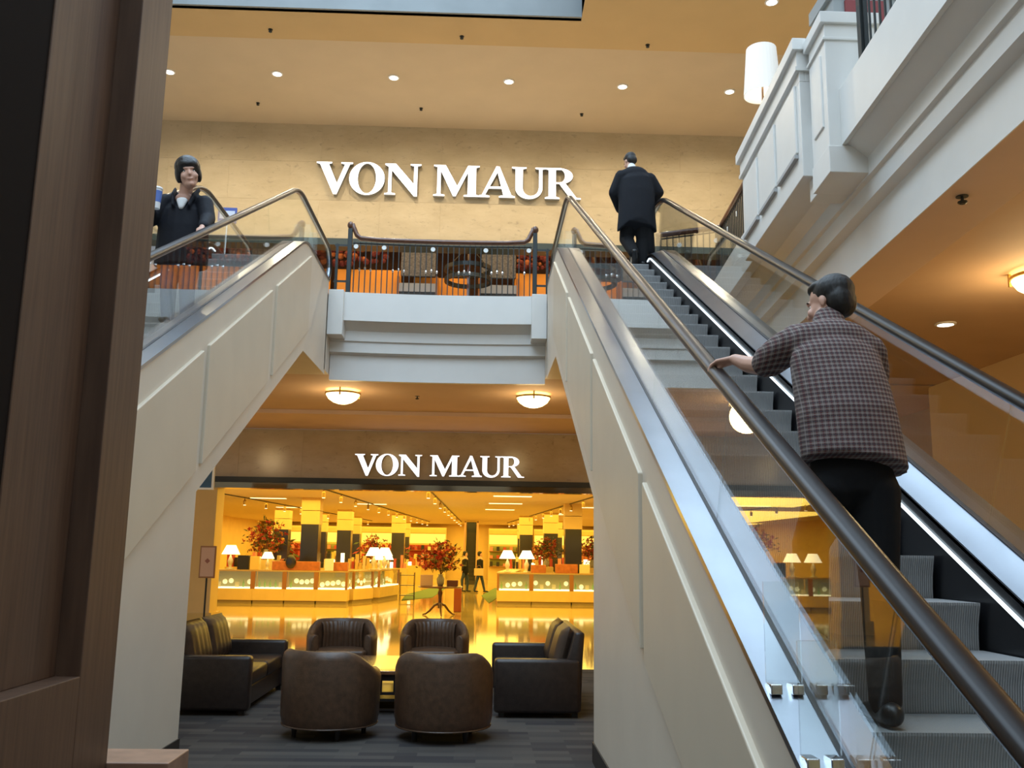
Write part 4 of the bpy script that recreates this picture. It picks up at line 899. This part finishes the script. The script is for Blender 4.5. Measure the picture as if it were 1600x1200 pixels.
# pedestal table with the flower arrangement
pt = empty('pedestal_table', (-1.05, 26, 0), label='round dark pedestal table with three curved feet in the shop entrance', cat='table')
MB().lathe([(0, .74), (.58, .74), (.61, .755), (.61, .775), (.58, .785), (0, .785)], 32).build('table_top', wood, pt); MB().lathe([(0, .2), (.06, .2), (.07, .28), (.045, .34), (.05, .5), (.07, .6), (.04, .7), (.12, .74), (0, .74)], 14).build('pedestal', wood, pt, smooth=True)
for k in range(3):
    a = rad(-90+120*k+8); c, s = math.cos(a), math.sin(a)
    MB().tube([(.03*c, .03*s, .32), (.16*c, .16*s, .27), (.3*c, .3*s, .12), (.42*c, .42*s, .035), (.5*c, .5*s, .02)], [.035, .035, .03, .025, .018], 8).build('curved_foot', wood, pt, smooth=True)
def bouquet(x, y, z, s, label, n=150):
    t = empty('flower_arrangement', (x, y, z), label=label, cat='flowers')
    MB().lathe([(0, 0), (.07*s, 0), (.10*s, .08*s), (.11*s, .2*s), (.06*s, .28*s), (.08*s, .32*s), (0, .32*s)], 16).build('vase', mat('grey_vase', (.35, .32, .26), .3), t, smooth=True)
    for nm, col, k, r in (('red_blooms', (.30, .02, .015), n//2, .06), ('orange_blooms', (.42, .12, .02), n//3, .05), ('yellow_blooms', (.5, .28, .05), n//7, .045)):
        mb = MB()
        for _ in range(k):
            th = random.uniform(0, 2*PI); ph = random.uniform(0, 1)**.7*1.45; R = random.uniform(.25, .72)*s
            c = Vector((R*math.sin(ph)*math.cos(th), R*math.sin(ph)*math.sin(th), .42*s+R*math.cos(ph)*1.15))
            for _q in range(7):
                a = Euler((random.uniform(-1.6, 1.6), random.uniform(-1.6, 1.6), random.uniform(0, 6.3))).to_matrix(); l_ = r*s*random.uniform(.7, 1.5)
                mb.add([c+a @ Vector(q) for q in ((-.45*l_, l_*.6, .1*l_), (0, 0, 0), (.45*l_, l_*.6, .1*l_), (0, 1.3*l_, 0))], [(0, 1, 2, 3)])
        stuff(mb.build(nm, mat(nm, col, .7), t))
    mb = MB()
    for _ in range(n*2):
        th = random.uniform(0, 2*PI); ph = random.uniform(0, 1.5); R = random.uniform(.15, .75)*s
        p = Vector((R*math.sin(ph)*math.cos(th), R*math.sin(ph)*math.sin(th), .4*s+R*math.cos(ph)*1.2)); a = Euler((random.uniform(-1.5, 1.5), random.uniform(-1.5, 1.5), random.uniform(0, 6.3))).to_matrix(); l_ = random.uniform(.06, .12)*s
        mb.add([p+a @ Vector(q) for q in ((-.25*l_, 0, 0), (0, -l_, 0), (.25*l_, 0, .01), (0, l_, .01))], [(0, 1, 2, 3)])
    stuff(mb.build('leaves', mat('bouquet_leaf', (.06, .055, .012), .7), t))
    for k in range(14):
        th = random.uniform(0, 6.3); ph = random.uniform(0, .9); R = random.uniform(.6, .85)*s
        MB().tube([(0, 0, .3*s), (R*.5*math.sin(ph)*math.cos(th), R*.5*math.sin(ph)*math.sin(th), .3*s+R*.6*math.cos(ph)), (R*math.sin(ph)*math.cos(th), R*math.sin(ph)*math.sin(th), .35*s+R*1.1*math.cos(ph))], [.006*s]*3, 5).build('twig', mat('bouquet_twig', (.15, .07, .02), .8), t)
    return t
bouquet(-1.05, 26, .785, .98, 'tall red and orange flower arrangement on the round pedestal table')
counter_goods(-1.42, 25.85, .785, .34, .3, .02, mat('pink_card', (.6, .4, .3), .6), 'beige card leaning on the pedestal table beside the vase', 'picture_card', 'card'); counter_goods(-.72, 25.9, .785, .3, .16, .2, mat('dark_basket', (.12, .04, .03), .7), 'small dark red basket on the pedestal table', 'basket', 'basket')
for x, y, z, s, lb in ((-7.15, 32, 1.35, 1.1, 'behind the left bank beside the mirrored column'), (-4.2, 38, 1.2, .9, 'behind the picture card'), (2.7, 39.6, 1.0, .9, 'right of the aisle'), (2.5, 35.5, 1.2, .9, 'left of the right mirrored column'), (4.1, 34.5, 1.2, .9, 'right of the right mirrored column'), (-9.0, 40, 1.1, 1.0, 'at the far left behind the lamps')):
    b_ = bouquet(x, y, z, s, 'red and orange flower arrangement in the shop, '+lb, 90)
    tag(MB().box(x-.25, x+.25, y-.2, y+.2, 0, z).build('flower_plinth', gold, bevel=.01), 'gold plinth carrying the flower arrangement '+lb, 'plinth')
og = tag(MB().box(-.72, -.5, 27.6, 27.9, 0, .74).build('orange_bin', mat('orange_red_lacquer', (.30, .07, .015), .4), bevel=.02), 'orange red box standing behind the pedestal table', 'box')
wc = empty('wire_cart', (-2.55, 34.0, 0), label='small wire display cart beside the aisle', cat='cart')
for z in (.15, .5, .85): MB().box(-.25, .25, -.2, .2, z, z+.02).build('shelf', darkmetal, wc)
for sx in (-1, 1):
    for sy in (-1, 1): MB().tube([(sx*.25, sy*.2, 0), (sx*.25, sy*.2, .95)], [.012]*2, 6).build('upright', darkmetal, wc)
# store ceiling: light panels and track spots
lp = MB().box(-.6, .6, -.16, .16, -.012, 0).mesh('ceiling_panel'); lp.materials.append(emis('store_panel_light', (1, .85, .4), 2.2))
for i, (x, y) in enumerate(((-7.4, 33), (-4.2, 36), (1.0, 27.5), (1.0, 29.5), (.9, 34), (.8, 39), (4.6, 30), (4.6, 36), (-8, 40), (3.9, 43))):
    tag(place('ceiling_light_panel', lp, loc=(x, y, 3.45)), 'bright rectangular light panel on the shop ceiling', 'light panel', 'light panels on the shop ceiling')
def track(x0, y0, x1, y1, lb, n=5):
    t = empty('track_light', (x0, y0, 3.45), label='ceiling track with small spotlights in the shop, '+lb, cat='track light'); d = Vector((x1-x0, y1-y0, 0))
    MB().tube([(0, 0, -.02), (d.x, d.y, -.02)], [.02]*2, 6).build('track', darkmetal, t)
    for k in range(n):
        p = d*(k+.5)/n; MB().lathe([(0, -.26), (.05, -.26), (.055, -.12), (.02, -.08), (.015, -.02), (0, -.02)], 10, (p.x, p.y, 0)).build('spot_head', brass, t)
        MB().lathe([(0, -.275), (.045, -.275), (.045, -.262), (0, -.262)], 10, (p.x, p.y, 0)).build('spot_lens', shade_g, t)
track(-4.6, 26, -3.0, 56, 'left of the aisle', 12); track(-1.5, 25, -1.1, 56, 'over the aisle', 10); track(3.6, 27, 1.6, 56, 'right of the aisle', 12); track(-8.4, 29, -6.4, 56, 'over the left bank', 11)

# ================================================================== PEOPLE
def rotm(yaw, pitch=0, rollv=0): return (Matrix.Rotation(yaw, 3, 'Z') @ Matrix.Rotation(pitch, 3, 'X') @ Matrix.Rotation(rollv, 3, 'Y'))
def head_prims(mb, c, Rm, s=1.0):
    c = Vector(c); T = lambda v: c+Rm @ (Vector(v)*s); e = Rm.to_euler()
    mb.ell(T((0, -.012, .03)), (.074*s, .094*s, .088*s), e); mb.ell(T((0, .018, -.03)), (.064*s, .076*s, .085*s), e); mb.ell(T((0, .035, -.088)), (.046*s, .05*s, .036*s), e)
    mb.tube([T((0, .086, .008)), T((0, .104, -.028))], [.009*s, .014*s], 8); mb.ell(T((0, .082, .022)), (.045*s, .014*s, .012*s), e)
    mb.ell(T((0, .092, -.062)), (.023*s, .009*s, .009*s), e); mb.ell(T((0, .078, -.10)), (.022*s, .02*s, .018*s), e)
    for sx in (-1, 1): mb.ell(T((sx*.074, -.008, -.012)), (.007*s, .016*s, .026*s), e); mb.ell(T((sx*.04, .07, -.035)), (.024*s, .016*s, .024*s), e)
def hair_prims(mb, c, Rm, s=1.0, longer=False):
    c = Vector(c); T = lambda v: c+Rm @ (Vector(v)*s); e = Rm.to_euler()
    mb.ell(T((0, -.03, .045)), (.084*s, .096*s, .084*s), e); mb.ell(T((0, -.055, -.005)), (.078*s, .066*s, .085*s), e); mb.ell(T((0, .015, .082)), (.068*s, .07*s, .036*s), e)
    if longer:
        mb.ell(T((0, -.01, .055)), (.098*s, .11*s, .092*s), e); mb.ell(T((0, .046, .058)), (.08*s, .058*s, .045*s), e)
        for sx in (-1, 1): mb.ell(T((sx*.074, -.015, .0)), (.026*s, .052*s, .066*s), e)
def face_parts(c, Rm, s, parent, O):
    c = Vector(c)-O; T = lambda v: c+Rm @ (Vector(v)*s)
    for sx in (-1, 1):
        e = MB().ell((0, 0, 0), (.013*s, .008*s, .007*s), nu=10, nv=6).build('eye', mat('eye_white', (.7, .68, .66), .3), parent, smooth=True); e.matrix_local = Matrix.Translation(T((sx*.03, .071, .0))) @ Rm.to_4x4()
        MB().ell((0, .006, 0), (.006*s, .004*s, .006*s), nu=8, nv=6).build('iris', mat('dark_iris', (.02, .012, .01), .2), e, smooth=True)
        b = MB().ell((0, 0, 0), (.019*s, .006*s, .004*s), nu=8, nv=4).build('eyebrow', hair, parent); b.matrix_local = Matrix.Translation(T((sx*.031, .079, .022))) @ Rm.to_4x4()
    m_ = MB().ell((0, 0, 0), (.022*s, .007*s, .007*s), nu=10, nv=4).build('mouth', mat('lips', (.42, .13, .12), .4), parent, smooth=True); m_.matrix_local = Matrix.Translation(T((0, .091, -.062))) @ Rm.to_4x4()
def hand_prims(mb, w, fwd, down, spread, k=1.0, curl=1.0, thumb=1):
    """wrist w, finger direction fwd, palm normal 'down', lateral axis 'spread' (towards the little finger)"""
    w, f, d, s = Vector(w), Vector(fwd).normalized(), Vector(down).normalized(), Vector(spread).normalized()
    mb.tube([w, w+f*.045*k, w+f*.085*k], [(.026*k, .018*k), (.036*k, .017*k), (.04*k, .015*k)], 10, ref=tuple(d))
    for i, L_ in enumerate((.072, .082, .076, .06)):
        b = w+f*.08*k+s*(-.03+.02*i)*k; a = b+f*L_*.45*k+d*.012*k*curl; c = a+f*L_*.25*k*(1.2-curl*.6)+d*.026*k*curl; e = c+d*.02*k*curl-f*.008*k*curl
        mb.tube([b, a, c, e], [.0095*k, .009*k, .0085*k, .0075*k], 8)
    b = w+f*.02*k-s*.026*k; mb.tube([b, b-s*.026*k*thumb+f*.03*k+d*.012*k, b-s*.034*k*thumb+f*.06*k+d*.026*k], [.013*k, .011*k, .009*k], 8)
def shift(mb, O): mb.v = [(x-O[0], y-O[1], z-O[2]) for x, y, z in mb.v]; return mb
def person(O, label, head, R, hs, body, clothes, hairlong=False, face=True, voxel=.008, hairm=None):
    O = Vector(O); t = empty('person', O, label=label, cat='person')
    mb = MB(); head_prims(mb, head, R, hs); body(mb); blob(shift(mb, O), 'body', skin, t, voxel, 3)
    mb = MB(); hair_prims(mb, head, R, hs, hairlong); blob(shift(mb, O), 'hair', hairm or hair, t, voxel, 3)
    if face: face_parts(head, R, hs, t, O)
    for nm, m, fn, vx in clothes:
        mb = MB(); fn(mb); blob(shift(mb, O), nm, m, t, vx, 5)
    return t
# --- man in the plaid shirt, leaning up the right escalator
def man1():
    H_ = (1.53, 3.97, 2.82); R = rotm(rad(40), rad(-12), rad(6))
    sh_l, sh_r = (1.345, 3.94, 2.645), (1.655, 3.86, 2.60); el, wr = (1.275, 4.16, 2.57), (1.20, 4.33, 2.635)
    def body(mb):
        mb.tube([(1.50, 3.90, 2.62), (1.51, 3.95, 2.76)], [.062, .056], 12)
        mb.tube([(1.50, 3.76, 2.05), (1.50, 3.82, 2.4), (1.50, 3.88, 2.60)], [(.12, .08), (.13, .09), (.10, .06)], 14, ref=(0, 1, 0))
        mb.tube([sh_l, el], [.05, .042], 10); mb.tube([el, ((el[0]+wr[0])/2, (el[1]+wr[1])/2, (el[2]+wr[2])/2-.008), wr], [.045, .04, .028], 10)
        hand_prims(mb, wr, (-.62, .75, -.08), (-.2, -.1, -1), (-.75, -.62, .1), 1.05, .85, -1)
        e2, w2 = (1.70, 4.0, 2.38), (1.60, 4.2, 2.36); mb.tube([sh_r, e2], [.05, .042], 10); mb.tube([e2, w2], [.042, .028], 10); hand_prims(mb, w2, (-.6, .6, 0), (0, 0, -1), (-.5, -.5, 0), 1.0, .8, -1)
    def shirt(mb):
        mb.tube([(1.508, 3.72, 2.075), (1.505, 3.74, 2.16), (1.50, 3.76, 2.28), (1.497, 3.80, 2.41), (1.495, 3.85, 2.54), (1.50, 3.885, 2.62)], [(.212, .162), (.21, .164), (.205, .16), (.198, .15), (.19, .135), (.15, .10)], 22, cap=False, ref=(0, 1, .3))
        mb.ell((1.50, 3.86, 2.62), (.17, .10, .10)); mb.ell((1.40, 3.88, 2.62), (.09, .09, .09)); mb.ell((1.60, 3.86, 2.59), (.095, .09, .09))
        mb.tube([(1.375, 3.92, 2.635), (1.325, 4.02, 2.61), (1.29, 4.11, 2.58)], [.083, .08, .075], 16)
        mb.tube([(1.65, 3.86, 2.58), (1.685, 3.92, 2.5), (1.695, 3.98, 2.42)], [.075, .073, .07], 14)
        mb.tube([(1.50, 3.90, 2.66), (1.51, 3.935, 2.735)], [(.082, .075), (.07, .066)], 14)
        mb.v = [(x, y, z-(x-1.5)*.17*max(0, (2.35-z)/.28)) for x, y, z in mb.v]
    def trousers(mb):
        mb.tube([(1.50, 3.76, 2.12), (1.50, 3.73, 2.02)], [(.16, .10), (.17, .12)], 16, ref=(0, 1, 0))
        mb.tube([(1.58, 3.72, 1.98), (1.565, 3.68, 1.6), (1.50, 3.53, 1.19)], [.105, .075, .06], 14); mb.tube([(1.42, 3.73, 1.98), (1.40, 3.97, 1.76), (1.385, 3.93, 1.40)], [.105, .078, .06], 14)
    def shoes(mb):
        for x, y, z in ((1.50, 3.49, 1.106), (1.385, 3.89, 1.313)):
            mb.tube([(x, y-.02, z+.05), (x, y+.08, z+.05), (x, y+.2, z+.035)], [(.042, .045), (.046, .045), (.04, .03)], 12, ref=(0, 0, 1))
    person((1.5, 3.7, 1.106), 'man in a plaid short-sleeved shirt holding the escalator handrail', H_, R, 1.0, body, [('shirt', plaid, shirt, .009), ('trousers', trouser, trousers, .011), ('shoes', shoe, shoes, .009)], voxel=.0062)
man1()
# --- man in the dark suit at the top of the right escalator
def man2():
    H_ = (2.06, 12.68, 7.31); R = rotm(rad(25), rad(-24), 0)
    def body(mb):
        mb.tube([(2.08, 12.60, 7.08), (2.065, 12.65, 7.25)], [.058, .056], 12); mb.tube([(2.12, 12.57, 6.5), (2.10, 12.58, 7.0)], [.10, .08], 12)
        for sx, sh, e, w in ((-1, (1.93, 12.57, 7.04), (1.82, 12.6, 6.80), (1.94, 12.82, 6.72)), (1, (2.32, 12.57, 7.02), (2.44, 12.6, 6.82), (2.30, 12.84, 6.74))):
            mb.tube([sh, e], [.045, .04], 8); mb.tube([e, w], [.04, .028], 8); hand_prims(mb, w, (-sx*.5, .8, .2), (0, 0, -1), (sx*.7, .4, 0), 1.0, .7, -1)
    def coat(mb):
        mb.tube([(2.13, 12.54, 6.36), (2.13, 12.54, 6.55), (2.13, 12.55, 6.8), (2.12, 12.56, 6.98), (2.11, 12.57, 7.07)], [(.285, .15), (.265, .15), (.26, .15), (.245, .14), (.17, .11)], 22, cap=False, ref=(0, 1, 0))
        mb.ell((2.11, 12.57, 7.06), (.20, .12, .13)); mb.ell((2.09, 12.58, 7.12), (.12, .10, .07))
        mb.tube([(1.93, 12.56, 7.04), (2.10, 12.57, 7.10), (2.31, 12.56, 7.0)], [.085, .08, .085], 12)
        for sh, e, w in (((1.91, 12.56, 7.04), (1.81, 12.6, 6.80), (1.92, 12.78, 6.66)), ((2.33, 12.56, 7.01), (2.46, 12.6, 6.82), (2.33, 12.80, 6.68))):
            mb.tube([sh, e], [.085, .075], 12); mb.tube([e, w], [.075, .055], 12)
        mb.v = [(x, y, z-max(0, abs(x-2.13)-.06)*.75*max(0, min(1, (6.75-z)/.35))) for x, y, z in mb.v]
    def trousers(mb):
        mb.tube([(2.13, 12.55, 6.6), (2.13, 12.55, 6.42)], [(.21, .12), (.21, .125)], 14, ref=(0, 1, 0))
        mb.tube([(2.22, 12.56, 6.42), (2.23, 12.62, 6.1), (2.20, 12.56, 5.74)], [.125, .10, .075], 12); mb.tube([(2.02, 12.56, 6.42), (2.0, 12.66, 6.12), (2.06, 12.40, 5.84)], [.125, .105, .075], 12)
        mb.tube([(2.28, 12.56, 6.35), (2.34, 12.6, 5.95)], [.09, .06], 10)
    def shoes(mb):
        mb.tube([(2.20, 12.52, 5.725), (2.20, 12.62, 5.725), (2.20, 12.75, 5.712)], [(.042, .045), (.045, .045), (.038, .03)], 10, ref=(0, 0, 1)); mb.tube([(2.06, 12.34, 5.84), (2.07, 12.40, 5.77), (2.08, 12.50, 5.715)], [(.042, .04), (.045, .04), (.038, .03)], 10, ref=(0, 1, 0))
    def collar(mb): mb.tube([(2.085, 12.60, 7.14), (2.075, 12.625, 7.205)], [(.07, .068), (.064, .062)], 14)
    person((2.13, 12.55, 5.68), 'man in a dark suit walking off the top of the right escalator', H_, R, 1.02, body, [('suit_jacket', suit, coat, .012), ('shirt_collar', shirtw, collar, .008), ('trousers', trouser, trousers, .012), ('shoes', shoe, shoes, .01)], voxel=.009)
man2()
# --- woman riding down the left escalator, facing the camera
def woman():
    H_ = (-2.915, 8.70, 5.30); R = rotm(rad(180+20), rad(-4), rad(12))
    hw = (-2.665, 8.44, 4.66)
    def body(mb):
        mb.tube([(-2.96, 8.80, 5.08), (-2.94, 8.76, 5.28)], [.068, .06], 12); mb.tube([(-2.97, 8.85, 4.5), (-2.97, 8.84, 4.9), (-2.97, 8.83, 5.05)], [(.14, .1), (.14, .1), (.10, .07)], 12, ref=(0, 1, 0))
        mb.ell((-2.96, 8.77, 5.07), (.09, .05, .06))
        mb.tube([(-2.78, 8.80, 5.06), (-2.70, 8.72, 4.84)], [.045, .04], 10); mb.tube([(-2.70, 8.72, 4.84), hw], [.04, .028], 10); hand_prims(mb, hw, (.15, -.8, -.4), (0, .3, -1), (-.9, 0, 0), 1.05, .8, 1)
        mb.tube([(-3.15, 8.80, 5.06), (-3.25, 8.72, 4.82)], [.045, .04], 10); mb.tube([(-3.25, 8.72, 4.82), (-3.20, 8.56, 4.88)], [.04, .026], 10); hand_prims(mb, (-3.20, 8.56, 4.88), (.3, -.5, .15), (.8, .2, 0), (0, 0, -1), .95, .9, 1)
    def jacket(mb):
        mb.tube([(-2.97, 8.86, 4.40), (-2.97, 8.86, 4.6), (-2.97, 8.85, 4.8), (-2.965, 8.84, 4.96), (-2.965, 8.84, 5.04)], [(.26, .175), (.255, .175), (.245, .165), (.22, .14), (.15, .09)], 18, cap=False, ref=(0, 1, 0))
        mb.tube([(-3.15, 8.83, 5.05), (-2.98, 8.88, 5.12), (-2.79, 8.82, 5.04)], [.078, .06, .078], 12)
        mb.tube([(-2.77, 8.81, 5.04), (-2.70, 8.71, 4.85)], [.085, .075], 12); mb.tube([(-2.70, 8.71, 4.85), (-2.665, 8.50, 4.70)], [.075, .052], 12)
        mb.tube([(-3.16, 8.82, 5.05), (-3.25, 8.73, 4.83)], [.085, .072], 12); mb.tube([(-3.25, 8.73, 4.83), (-3.205, 8.60, 4.87)], [.066, .05], 12)
        for sx in (-1, 1): mb.tube([(-2.96+sx*.075, 8.69, 4.97), (-2.96+sx*.10, 8.74, 5.10), (-2.96+sx*.115, 8.84, 5.19)], [(.028, .018), (.032, .018), (.028, .016)], 8)
    def tee(mb): mb.tube([(-2.96, 8.70, 4.96), (-2.96, 8.715, 5.035)], [(.03, .025), (.06, .03)], 10, ref=(0, 1, 0))
    def legs(mb):
        mb.tube([(-2.97, 8.85, 4.6), (-2.97, 8.85, 4.45)], [(.18, .13), (.18, .13)], 14, ref=(0, 1, 0))
        for x in (-3.06, -2.88): mb.tube([(x, 8.85, 4.5), (x, 8.82, 4.2), (x, 8.87, 3.86)], [.105, .08, .062], 12)
    def shoes(mb):
        for x in (-3.06, -2.88): mb.tube([(x, 8.89, 3.85), (x, 8.80, 3.85), (x, 8.71, 3.84)], [(.042, .045), (.045, .045), (.038, .03)], 10, ref=(0, 0, 1))
    person((-2.97, 8.8, 3.80), 'woman with short black hair in a dark jacket riding down with a paper cup', H_, R, 1.27, body, [('jacket', jacketm, jacket, .011), ('undershirt', shirtw, tee, .009), ('trousers', jeans, legs, .012), ('shoes', shoe, shoes, .01)], hairlong=True, voxel=.008, hairm=mat('glossy_black_hair', (.007, .006, .006), .42, bump=.6, bscale=30))
    c = empty('paper_cup', (-3.115, 8.47, 4.85), label='tall white and blue paper cup in the hand of the woman', cat='cup')
    MB().lathe([(0, 0), (.034, 0), (.046, .19), (0, .19)], 18).build('cup_body', mat('cup_white', (.75, .76, .78), .5), c, smooth=False); MB().lathe([(.0385, .06), (.0465, .17), (.0465, .171)], 18).build('blue_print', mat('cup_blue', (.10, .18, .5), .5), c); MB().lathe([(0, .19), (.05, .19), (.05, .20), (.044, .21), (0, .21)], 18).build('lid', mat('cup_lid', (.8, .8, .8), .4), c)
woman()
# --- two far shoppers in the aisle
def shopper(x, y, label, jm, tm, stride=1):
    H_ = (x, y, 1.62); R = rotm(rad(-70), 0, 0)
    def body(mb):
        mb.tube([(x, y, 1.4), (x, y, 1.52)], [.055, .05], 8); mb.tube([(x, y, .95), (x, y, 1.38)], [.12, .13], 10)
        for s in (-1, 1): w = (x+.12*s, y+.18*s, .88); mb.tube([(x, y+.17*s, 1.36), (x+.02*s, y+.22*s, 1.1), w], [.045, .04, .026], 8); hand_prims(mb, w, (.1*s, 0, -1), (s*.3, 0, 0), (0, s, 0), 1, .5)
    def coat(mb):
        mb.tube([(x, y, .85), (x, y, 1.1), (x, y, 1.36), (x, y, 1.42)], [(.16, .19), (.15, .18), (.14, .2), (.08, .1)], 14, ref=(0, 1, 0))
        for s in (-1, 1): mb.tube([(x, y+.18*s, 1.36), (x+.02*s, y+.23*s, 1.1), (x+.1*s, y+.2*s, .93)], [.065, .058, .045], 10)
    def legs(mb):
        for s in (-1, 1): mb.tube([(x, y+.08*s, .92), (x+.12*s, y+.08*s, .5), (x+.18*s*stride, y+.08*s, .08)], [.09, .068, .05], 10)
    def shoes(mb):
        for s in (-1, 1): mb.tube([(x+.16*s*stride, y+.08*s, .05), (x+.18*s*stride+.14, y+.08*s, .04)], [.045, .038], 8)
    return person((x, y, 0), label, H_, R, 1.0, body, [('jacket', jm, coat, .02), ('trousers', tm, legs, .02), ('shoes', shoe, shoes, .02)], voxel=.016)
shopper(-.62, 41.3, 'shopper in black jacket in the shop aisle, left of the two', jacketm, jeans, .6)
shopper(.02, 41.0, 'shopper in black jacket with a tan bag in the shop aisle, right of the two', jacketm, jeans, 1.2)
bg = empty('shopping_bag', (-.02, 40.6, .72), label='tan shopping bag carried by the right shopper in the aisle', cat='bag')
MB().box(-.2, .2, -.06, .06, 0, .3).build('bag_body', mat('tan_bag', (.6, .42, .22), .7), bg, bevel=.01); MB().tube([(-.1, 0, .3), (-.05, 0, .42), (.05, 0, .42), (.1, 0, .3)], [.008]*4, 6).build('handle', brownpost, bg)
